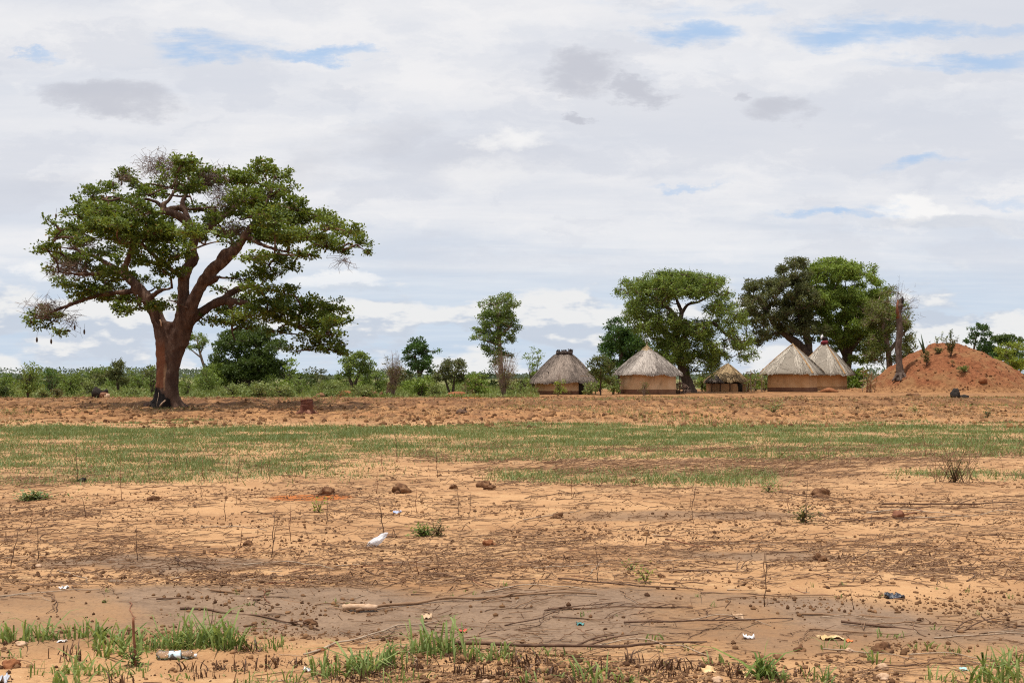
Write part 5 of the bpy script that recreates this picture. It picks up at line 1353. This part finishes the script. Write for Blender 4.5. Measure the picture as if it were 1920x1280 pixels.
sheet(116, 1196, .06, .05, .02, WHITE, 'paper_scrap', 'small white scrap between the grass tufts at left', 'scrap', 29)
sheet(1807, 1256, .05, .04, .015, plain_mat('mint_plastic', (.30, .52, .50), (.42, .62, .58), 16, .5), 'plastic_scrap', 'tiny mint green scrap at the lower right', 'scrap', 31)
sheet(4, 1277, .08, .08, .05, plain_mat('grey_plastic', (.35, .37, .42), (.5, .5, .55), 16, .4), 'plastic_scrap', 'grey plastic scrap cut by the lower left corner', 'scrap', 33)
sheet(575, 1252, .05, .04, .03, WHITE, 'paper_scrap', 'small white scrap by the grass at bottom centre', 'scrap', 35)

# stones and clods one can count
STONES = [
    (72, 1061, .060, CLOD_PALE, 'stone', 'pale tan stone beside the grey damp patch at left', 'the pale stone'), (40, 1202, .052, CLOD_PALE, 'stone', 'orange-tan stone behind the grass at lower left', None), (18, 1246, .066, CLOD_RED, 'stone', 'red-brown stone at the lower left edge', None),
    (467, 1119, .022, CLOD_PALE, 'stone', 'small pale pebble by the sticks on the mud, left of centre', None), (603, 1216, .034, CLOD_RED, 'clod', 'small red clod at the edge of the mud, lower centre', None), (758, 1088, .034, CLOD, 'clod', 'round brown clod on the sand above the mud, centre', None),
    (692, 1146, .022, CLOD, 'clod', 'small dark clod touching the pale wood chunk', None), (1540, 1047, .115, CLOD, 'clod', 'large brown clod on the sand at right', 'the large brown clod'), (1655, 1218, .080, CLOD, 'clod', 'dark rounded clod right of the tan wrapper', 'the dark rounded clod'), (1655, 1254, .055, CLOD_PALE, 'stone', 'pale rounded stone in front of the dark rounded clod', None),
    (1592, 1217, .04, CLOD_PALE, 'stone', 'flat pale stone below the tan wrapper', None), (1768, 1053, .07, CLOD, 'clod', 'brown crumbly clod at right, beyond the black scrap', None), (1750, 1088, .045, CLOD, 'clod', 'small clod on the sand right of the black scrap', None), (1903, 1085, .05, CLOD, 'clod', 'small clod near the right edge above the mud', None),
    (612, 930, .19, CLOD, 'clod', 'dark clod sitting on the red ant-dug soil', 'the red soil patch'), (908, 913, .17, CLOD, 'clod', 'tall dark clod at the edge of the green strip, centre', 'the tall dark clod'), (919, 919, .13, CLOD, 'clod', 'smaller clod touching the tall dark clod', None), (752, 926, .20, CLOD, 'clod', 'brown clod with straw between red soil and tall clod', None),
    (1539, 932, .22, CLOD, 'clod', 'big brown clod below the right green strip', 'the big clod by the right strip'), (1685, 970, .15, STICK_RED, 'clod', 'reddish clod among the piled sticks at right', 'the piled sticks'), (1045, 968, .11, CLOD, 'clod', 'brown clod on bare sand right of centre', 'the brown clod right of centre'), (1011, 968, .05, CLOD, 'clod', 'little clod left of the brown clod on bare sand', None),
    (918, 1018, .10, CLOD_RED, 'clod', 'reddish clod right of the green sprig, centre', None), (467, 1021, .08, CLOD, 'clod', 'flat brown clod left of centre on the sand', None), (850, 917, .12, CLOD, 'clod', 'low clod left of the tall dark clod', None), (290, 942, .13, CLOD, 'clod', 'flat brown clod on the sand at left', None), (210, 946, .05, CLOD, 'clod', 'small clod left of the flat brown clod', None), (152, 905, .12, CHAR_DARK, 'clod', 'small black lump at the lower edge of the left grass', None),
    (1250, 1017, .05, CLOD, 'clod', 'small clod near the thin stalks right of centre', None), (1655, 1275, .05, CLOD_PALE, 'stone', 'pale stone at the bottom edge right', None), (1345, 1278, .05, CLOD_PALE, 'stone', 'rounded pale stone cut by the bottom edge', None), (912, 1275, .035, CLOD_PALE, 'stone', 'pale pebble at the bottom edge, centre', None), (1458, 985, .05, CLOD, 'clod', 'small clod beside the half-buried stick at right', None), (580, 1160, .05, CLOD, 'clod', 'flat wet clod on the grey mud', None),
    (1240, 1081, .05, CLOD, 'clod', 'small clod at the foot of the leafy sprout', None), (130, 1093, .035, CLOD, 'clod', 'small dark clod among dark sticks at left', None), (1500, 1215, .05, CLOD, 'clod', 'dark clod in the short weeds left of the wrapper', None), (1190, 905, .1, CLOD, 'clod', 'small clod in the right green strip', None)]
for k, (px, py, r, mat, nm, lab, lm) in enumerate(STONES):
    b = mark(px, py, lm) if lm else ground_pt(px, py); r *= .5 if py < 1100 else .62
    g = Geo(); g.lump(b + [0, 0, r * .25], (r, r * .85, r * (.75 if mat is not CLOD_PALE else .6)), .30 if mat is CLOD_PALE else .55, 22, 14, 40 + k, flat=.5)
    if mat in (CLOD, CLOD_RED):
        for _ in range(5):
            a = rng.uniform(0, 6.28); g.lump(b + [math.cos(a) * r * .9, math.sin(a) * r * .9, r * .08], r * rng.uniform(.15, .35), .5, 8, 6, int(rng.integers(900)), flat=.5)
    tag(g.build(nm, mat, None, b, smooth=mat is CLOD_PALE), lab, nm, 'stones and clods lying on the bare soil')

LAND += [(-1.5, 6.05, 'the lower left grass'), (0.2, 6.6, 'the grey mud at centre'), (-4.2, 9.5, 'the left edge'), (-1.9, 12.9, 'the red soil patch'), (4.0, 8.2, 'the right edge'), (6.2, 13.0, 'the right edge'), (1.4, 9.6, 'the thin stalks right of centre')]


def nearest(x, y):
    L = min(LAND, key=lambda l: ((l[0] - x) / max(y, 1) * F) ** 2 + ((1 / l[1] - 1 / y) * F * CH * 1.6) ** 2)
    du = (x / y - L[0] / L[1]) * F; dv = (1 / y - 1 / L[1]) * F * CH
    if abs(du) > abs(dv) * 1.3: return ('left of ' if du < 0 else 'right of ') + L[2]
    return ('beyond ' if dv < 0 else 'in front of ') + L[2]


# ------------------------------------------------------------------ sticks, one by one
SK = []
for k in range(18):
    L = [.30, .42, .55, .7, .9, 1.1, 1.35, .5, .65, .8, .36, 1.0, .6, 1.5, .45, .75, 1.2, .28][k]
    bend = [.02, .05, .10, .03, .08, .12, .05, .2, .02, .04, .12, .03, .06, .08, .02, .16, .03, .06][k]
    n = 9; t = np.linspace(-.5, .5, n)
    p = np.stack([t * L, 1.7 * bend * L * (1 - 4 * t * t) * rng.choice([-1, 1]) + rng.normal(0, .022 * L, n), np.abs(rng.normal(0, .006, n)) + .02 * L * (k % 5 == 2) * (1 - 4 * t * t)], 1)
    r = (.0035 + .0045 * L) * (1.4 if k in (7, 12) else 1)
    g = Geo(); q = spline(p, 3); g.tube(q, np.linspace(r, r * .55, len(q)), 6, .10, rng.uniform(.2, .8))
    forked = k % 3 == 1
    if forked:
        for _ in range(2):
            i = rng.integers(8, len(q) - 6); e = q[i] + [rng.uniform(.1, .25) * L, rng.choice([-1, 1]) * rng.uniform(.08, .2) * L, rng.uniform(.01, .05)]
            g.tube(spline([q[i], (q[i] + e) / 2 + [0, .02 * L, .01], e], 3), np.linspace(r * .6, r * .3, 7), 5, .08, .5)
    mt = [STICK, STICK_DARK, STICK_RED, STICK, STICK_DARK, STICK_GREY][k % 6]
    o = g.build('stick', mt); SK.append((o, L, r, ('short' if L < .5 else 'long' if L > .95 else 'medium') + (' forked' if forked else ' curved' if bend > .09 else ' straight') + {STICK: ' brown', STICK_DARK: ' dark', STICK_RED: ' reddish', STICK_GREY: ' bleached'}[mt]))


def lay(k, x, y, a, sc, label=None):
    o, L, r, kind = SK[k]; c = o.copy(); col.objects.link(c)
    dx, dy = math.cos(a) * L * sc * .4, math.sin(a) * L * sc * .4
    z0, z1, zm = float(gh(x - dx, y - dy)), float(gh(x + dx, y + dy)), float(gh(x, y))
    z = max((z0 + z1) / 2, zm - .003) + r * sc * .75
    c.location = (x, y, z); c.rotation_euler = (rng.uniform(-.25, .25), -math.atan2(z1 - z0, L * sc * .8), a); c.scale = (sc, sc, sc * rng.uniform(.8, 1.1))
    zone = 'on grey mud' if float(wetmask(x, y)) > .4 else 'in green grass' if float(grassmask(x, y)) > .5 else 'on bare sand'
    if label is None: label = ' '.join(f'{kind} stick {zone}, {nearest(x, y)}'.split()[:16])
    return tag(c, label, 'stick', 'sticks strewn over the field')


# those one can make out in the photo: px, py of the middle, length px, slope angle, template
for px, py, lp, a, k in ((1090, 1205, 480, .05, 13), (520, 1122, 330, -.16, 6), (470, 1152, 330, -.25, 16), (900, 1127, 460, .04, 6), (1160, 1140, 280, .03, 16), (1330, 1162, 330, .02, 13), (300, 1096, 230, -.1, 5), (180, 1104, 130, -.2, 4), (735, 1095, 90, -.8, 3), (500, 1115, 110, -.5, 8),
                         (700, 1190, 330, .3, 11), (1215, 1218, 230, -.06, 5), (1350, 1232, 120, -.35, 9), (1000, 1155, 150, .25, 4), (1600, 1182, 160, -.05, 3), (1780, 1168, 400, -.02, 13), (1660, 1160, 300, -.05, 6), (1850, 1195, 200, .02, 11), (1700, 1262, 220, .0, 6), (1550, 1245, 140, -.3, 9),
                         (1800, 1240, 180, -.2, 5), (1620, 1100, 130, .12, 9), (1440, 1106, 150, -.05, 5), (1400, 1113, 170, -.03, 16), (1190, 1120, 130, -.5, 3), (40, 1124, 110, .0, 5), (90, 1110, 180, .15, 11), (250, 1140, 120, -.4, 8), (880, 1052, 260, .07, 13), (770, 1053, 180, .0, 6),
                         (720, 1055, 180, .12, 11), (600, 1085, 180, -.15, 9), (900, 1175, 120, .6, 3), (420, 1118, 240, .06, 16), (1380, 1075, 110, -.1, 7), (1330, 1072, 150, -.06, 12), (1570, 1077, 80, .0, 12), (1680, 1058, 140, -.05, 5), (1500, 1030, 140, .1, 4), (1290, 1018, 130, -.45, 8),
                         (1300, 1025, 110, .5, 9), (1400, 1018, 120, -.05, 11), (1650, 965, 200, .06, 6), (1680, 975, 220, .0, 13), (1720, 968, 180, -.08, 5), (1640, 978, 180, .1, 16), (1760, 972, 160, .0, 11), (1700, 960, 140, .3, 2), (1620, 970, 160, -.12, 7), (1780, 945, 260, -.04, 13), (1850, 955, 160, -.1, 6), (1900, 968, 120, -.05, 5)):
    b = ground_pt(px, py); sc = lp / F * b[1] / SK[k][1]; lay(k, b[0], b[1], a * 2.6 + rng.normal(0, .12), sc)
cnt = 52
while cnt < 296:
    d = 1 / (1 / 15.0 + rng.random() * (1 / 5.25 - 1 / 15.0)); x = rng.uniform(-.53, .53) * d
    if rng.random() > .18 + .82 * float(littermask(x, d)): continue
    k = int(rng.integers(0, 18)); a = rng.normal(0, .62) if rng.random() < .75 else rng.uniform(-1.6, 1.6)
    sc = rng.uniform(.45, 1.0) * (.55 if d < 7 else .8 if d < 10 else 1.0)
    lay(k, x, d, a, sc); cnt += 1
for o, *_ in SK: bpy.data.objects.remove(o)

# ------------------------------------------------------------------ thin upright stalks left standing in the field
ST = []
for k in range(6):
    g = Geo(); n = 7; t = np.linspace(0, 1, n); q = np.stack([np.cumsum(rng.normal(0, .007, n)) - .0, np.cumsum(rng.normal(0, .005, n)), t * 1.0 - .03], 1); q[:, :2] -= q[0, :2]
    g.tube(q, np.linspace(.0036, .0018, n), 5, .05, rng.uniform(.1, .5))
    for _ in range(k % 4):
        i = int(rng.integers(2, 6)); g.rods(q[i][None], (q[i] + [rng.choice([-1, 1]) * rng.uniform(.04, .10), rng.normal(0, .04), rng.uniform(.05, .12)])[None], .003, .002, .3)
    ST.append((g.build('upright_stalk', [STICK_DARK, STICK_RED, STICK][k % 3]), ['bare thin dark', 'twiggy thin reddish', 'twiggy thin brown', 'twiggy thin dark', 'bare thin reddish', 'twiggy thin brown'][k]))


def stalk(px, py, hp, k, lean=0.0, thick=1.0, lab=None):
    b = ground_pt(px, py); h = hp / F * b[1]; o = ST[k][0].copy(); col.objects.link(o); o.location = b
    w = thick * (1 + .022 * b[1]); o.scale = (w, w, h); o.rotation_euler = (rng.normal(0, .04), lean, rng.uniform(0, 6.28) if not lean else 0)
    size = 'short' if h < .42 else 'tall' if h > .75 else 'knee-high'
    tag(o, lab or f'{size} {ST[k][1]} stalk standing {nearest(b[0], b[1])}', 'stalk', 'upright stalks left standing in the field')


for px, py, hp, k, ln, th in ((718, 1000, 72, 3, -.14, 1.2), (20, 1061, 78, 0, .12, 1), (70, 1050, 72, 3, -.04, 1), (257, 1052, 70, 0, 0, .8), (1434, 1136, 110, 0, -.02, 1.0), (1434, 1076, 50, 2, 0, .9), (782, 962, 48, 1, 0, 1), (611, 983, 50, 3, 0, 1), (545, 1005, 50, 1, 0, .9), (513, 1015, 46, 0, 0, .9), (705, 928, 42, 1, 0, 1), (860, 965, 50, 3, 0, 1), (880, 968, 46, 0, 0, 1),
                              (1122, 1090, 80, 0, 0, .9), (1210, 1022, 40, 0, 0, 1), (1509, 985, 95, 3, 0, 1.1), (1480, 960, 45, 1, 0, 1), (1300, 980, 50, 0, 0, .9), (1072, 932, 55, 1, 0, 1), (1418, 1035, 30, 2, .4, 1.4), (820, 1070, 40, 2, 0, 1), (556, 1052, 45, 1, .2, .8), (378, 943, 40, 0, 0, 1), (160, 970, 44, 3, -.2, 1), (50, 1000, 40, 1, .2, 1),
                              (395, 1170, 60, 0, .02, .7), (440, 1275, 70, 2, .02, .8), (1600, 1140, 40, 0, 0, .7), (785, 1075, 40, 1, 0, .9), (745, 860, 58, 3, 0, 1.2), (820, 895, 55, 0, 0, 1.2), (718, 885, 40, 1, 0, 1.1), (330, 880, 60, 0, 0, 1.1), (278, 905, 44, 3, 0, 1), (383, 905, 45, 1, 0, 1), (445, 905, 55, 0, 0, 1.1), (490, 890, 50, 2, 0, 1), (1298, 950, 60, 0, .1, 1.2), (1545, 880, 48, 2, 0, 1)):
    stalk(px, py, hp, k, ln, th)
c_ = 40
while c_ < 80:
    d = 1 / (1 / 28.0 + rng.random() * (1 / 8.5 - 1 / 28.0)); x = rng.uniform(-.53, .53) * d
    if float(fbm(x * .5 + 3, d * .5, 151, 2)) < .52: continue
    stalk(960 + x / d * F, HZ + F * CH / d, rng.uniform(.12, .62) * F / d * (.75 if d < 11 else 1), int(rng.integers(0, 6)), 0, rng.uniform(.7, 1.1)); c_ += 1
for o, _ in ST: bpy.data.objects.remove(o)


b = ground_pt(254, 1246); g = Geo(); q = spline([b + [0, 0, -.03], b + [-.003, 0, .09], b + [-.010, 0, .18], b + [-.012, 0, .27]], 4); g.tube(q, np.linspace(.0085, .0065, len(q)), 8, .08)
tag(g.build('upright_stick', STICK_RED, None, b), 'thick brown upright stick standing between the lower left grass tufts', 'stick')


# ------------------------------------------------------------------ grass tufts and weeds of the foreground
def tuft(px, py, hp, n, mat, lab, wide=.05, lean=.5, blade=.008, group='grass tufts at the near edge of the mud', name='grass_tuft', cat='grass tuft'):
    b = ground_pt(px, py); h = hp / F * b[1]; g = Geo()
    base = b + np.stack([rng.normal(0, wide, n), rng.normal(0, wide * .6, n), np.full(n, -.01)], 1)
    for p in base:
        hh = h * rng.uniform(.22, 1.0); a = rng.uniform(0, 6.28); l = hh * abs(rng.normal(0, lean)); dr = np.array([math.cos(a), math.sin(a), 0])
        w = blade * rng.uniform(.7, 1.3); sd = np.array([-dr[1], dr[0], 0]); aa = rng.uniform(0, 6.28); sd = np.array([math.cos(aa), math.sin(aa), 0])
        m1 = p + dr * l * .25 + [0, 0, hh * .5]; m2 = p + dr * l * .65 + [0, 0, hh * .85]; tp = p + dr * l * 1.3 + [0, 0, hh * (.98 if lean < .6 else .8)]
        v = [p - sd * w * .4, p + sd * w * .4, m1 - sd * w * .5, m1 + sd * w * .5, m2 - sd * w * .36, m2 + sd * w * .36, tp]
        g.add(v, [[0, 1, 3, 2], [2, 3, 5, 4]], [[4, 5, 6]], rng.uniform(0, .9))
    return tag(g.build(name, mat, None, b), lab, cat, group)


TU = [(8, 1195, 46, 22), (58, 1192, 52, 26), (92, 1190, 36, 14), (108, 1192, 26, 10), (146, 1188, 38, 16), (180, 1186, 46, 20), (202, 1200, 46, 22), (226, 1222, 54, 28), (192, 1216, 26, 12), (272, 1212, 32, 20), (300, 1210, 38, 26), (322, 1206, 34, 20), (346, 1206, 44, 30), (361, 1204, 78, 34), (378, 1206, 44, 30), (400, 1206, 40, 26), (422, 1211, 62, 30), (440, 1212, 44, 24), (464, 1213, 26, 18), (508, 1213, 30, 24), (95, 1258, 30, 14), (155, 1255, 52, 20), (190, 1252, 28, 14), (206, 1268, 30, 14), (112, 1282, 44, 20), (20, 1226, 24, 10), (246, 1262, 26, 12), (340, 1268, 24, 10), (600, 1262, 46, 24), (660, 1256, 48, 32), (682, 1248, 50, 30), (704, 1246, 40, 26), (736, 1240, 44, 22), (780, 1226, 40, 26), (800, 1222, 38, 22), (824, 1226, 72, 34), (842, 1226, 40, 24), (900, 1236, 42, 22), (945, 1230, 34, 20), (985, 1240, 40, 18), (1026, 1226, 26, 10), (1110, 1276, 52, 22), (1566, 1212, 24, 14), (1626, 1240, 34, 14), (1900, 1276, 62, 34), (1880, 1246, 38, 18), (1740, 1216, 22, 10), (1786, 1226, 22, 10), (1672, 1192, 20, 10), (1350, 1246, 26, 12), (1275, 1252, 30, 14), (750, 1272, 34, 16), (550, 1276, 36, 16), (1180, 1278, 30, 12), (1540, 1278, 36, 16), (1760, 1276, 34, 14), (1850, 1284, 50, 24), (470, 1280, 30, 12), (1230, 1195, 20, 10), (995, 1275, 34, 14)]
for px, py, hp, n in TU:
    dry = px in (985, 464, 1275)
    size = 'tall' if hp > 50 else 'medium' if hp > 32 else 'small'
    b = ground_pt(px, py)
    tuft(px, py, hp * 1.15, int(n * 1.35), L_DRY if dry else L_GRASS, f"{size} {'brown dry' if dry else 'bright green'} grass tuft {'dense' if n > 24 else 'thin'}, {nearest(b[0], b[1])}", .024 + .0018 * n, .8, .009 + .004 * (hp > 40))
# low withered dark tufts
for k, (px, py) in enumerate([(140, 1232), (125, 1222), (640, 1272), (668, 1270), (700, 1262), (730, 1258), (865, 1256), (872, 1240), (1000, 1256), (1030, 1262), (1060, 1268), (1090, 1258), (1120, 1256), (1150, 1272), (1215, 1262), (1245, 1254), (380, 1264), (410, 1246), (440, 1250), (500, 1246), (520, 1236), (560, 1240), (350, 1250), (980, 1274), (940, 1262), (905, 1264), (780, 1250), (610, 1240), (1460, 1272), (1500, 1262), (1380, 1268), (1190, 1240), (975, 1246), (230, 1278), (1262, 1268), (1070, 1278)]):
    b = ground_pt(px, py)
    tuft(px, py, rng.uniform(16, 34), int(rng.uniform(14, 30)), L_DRY, f'low withered dark tuft {nearest(b[0], b[1])}', .035, .55, .008, 'withered tufts along the bottom edge', 'withered_tuft', 'dry tuft')


def weed(px, py, hp, wp, n, mat, lab, L=.06, droop=.2, group=None):
    b = ground_pt(px, py); s = b[1] / F; h, w = hp * s, wp * s / 2; rt = thing('weed', lab, 'weed', b, group); gs, gl = Geo(), Geo()
    for k in range(max(3, n // 6)):
        tip = b + [rng.normal(0, .55) * w, rng.normal(0, .4) * w, h * rng.uniform(.5, 1)]; q = spline([b, (b + tip) / 2 + [0, 0, h * .08], tip], 4); gs.tube(q, np.linspace(.003, .0012, len(q)) * (1 + b[1] * .04), 5, 0, .5)
        c = q[rng.integers(1, len(q), 16)] + rng.normal(0, .016 + .0015 * b[1], (16, 3)); c[:, 2] = np.maximum(c[:, 2], b[2] + .004); d = unit(16); d[:, 2] = rng.uniform(-.3, .6, 16)
        gl.leaves(c, d, unit(16) * .5 + [0, 0, 1], L * .62 * rng.uniform(.5, 1.3, 16), L * .24, rng.random(16) * .85)
    gs.build('stems', STICK_DARK, rt, b); gl.build('leaves', mat, rt, b); return rt


tuft(1432, 1272, 56, 46, L_MID, 'big clump of broad strappy green leaves at the bottom edge right of centre', .035, 1.0, .020)
tuft(1452, 1276, 30, 26, L_GRASS, 'small pale tuft at the right foot of the strappy clump', .04, 1.0, .012)
weed(250, 1246, 34, 44, 50, L_MID, 'leafy weed at the foot of the thick upright stick, lower left', .06)
weed(795, 1004, 15, 60, 110, L_MID, 'spreading green weed on the sand right of the white bag', .07)
weed(820, 1003, 24, 24, 60, L_TAN, 'darker sprawling weed joined to the spreading weed by the bag', .06)
weed(1505, 981, 26, 40, 80, L_TAN, 'dry yellow-green weed beside a tall stalk at right', .09)
weed(598, 960, 34, 16, 28, L_YEL, 'small upright yellow-green seedling in front of the red soil patch', .09)
weed(1210, 1092, 26, 26, 28, L_YEL, 'small leafy sprout on the sand right of centre', .06)
weed(1184, 1066, 14, 20, 24, L_MID, 'tiny green weed behind the small leafy sprout', .05)
weed(62, 938, 9, 74, 190, L_LAWN, 'low green patch of weed at the left edge below the grass', .10)
weed(1440, 922, 18, 26, 40, L_MID, 'low weed below the right green strip', .08)
weed(1790, 905, 52, 80, 130, L_TAN, 'twiggy olive bush standing in the right green strip', .08)
b = ground_pt(1790, 905); g = Geo(); n = 30; a = rng.uniform(0, 6.28, n); hh = rng.uniform(.25, .80, n)
b0 = b + np.stack([rng.normal(0, .16, n), rng.normal(0, .1, n), 0 * a], 1); t2 = b0 + np.stack([np.cos(a) * hh * .6, np.sin(a) * hh * .4, hh * .95], 1); g.rods(b0, t2, .005, .002, rng.random(n)); tag(g.build('bare_bush', STICK, None, b), 'fan of bare twigs growing through the twiggy olive bush', 'bush')
weed(1450, 776, 20, 50, 60, L_PALE, 'faint green weed in the ploughed field before the square huts', .2); weed(1716, 772, 14, 20, 30, L_PALE, 'small green weed in the ploughed field right of the square huts', .2); weed(1852, 785, 16, 20, 40, L_OLIVE, 'dark low weed in the ploughed field near the right edge', .2)
# little seedlings dotted over the mud
k = 0
while k < 90:
    d = 1 / (1 / 7.6 + rng.random() * (1 / 5.25 - 1 / 7.6)); x = rng.uniform(-.52, .52) * d
    if rng.random() > sstep(.40, .6, fbm(x * 1.1, d * 1.3, 131, 3)): continue
    tuft(960 + x / d * F, HZ + F * CH / d, rng.uniform(7, 18), 6, L_GRASS, f'tiny green seedling {nearest(x, d)}', .012, .6, .006, 'tiny seedlings dotted over the mud', 'seedling', 'seedling'); k += 1

# ------------------------------------------------------------------ render settings
scene.view_settings.view_transform = 'Standard'; scene.view_settings.look = 'None'; scene.view_settings.exposure = 0; scene.view_settings.gamma = 1
cy = scene.cycles
cy.max_bounces = 6; cy.diffuse_bounces = 3; cy.glossy_bounces = 2; cy.transmission_bounces = 4; cy.transparent_max_bounces = 4
cy.caustics_reflective = False; cy.caustics_refractive = False; cy.use_denoising = False; cy.filter_width = 1.15
cy.sample_clamp_indirect = 4
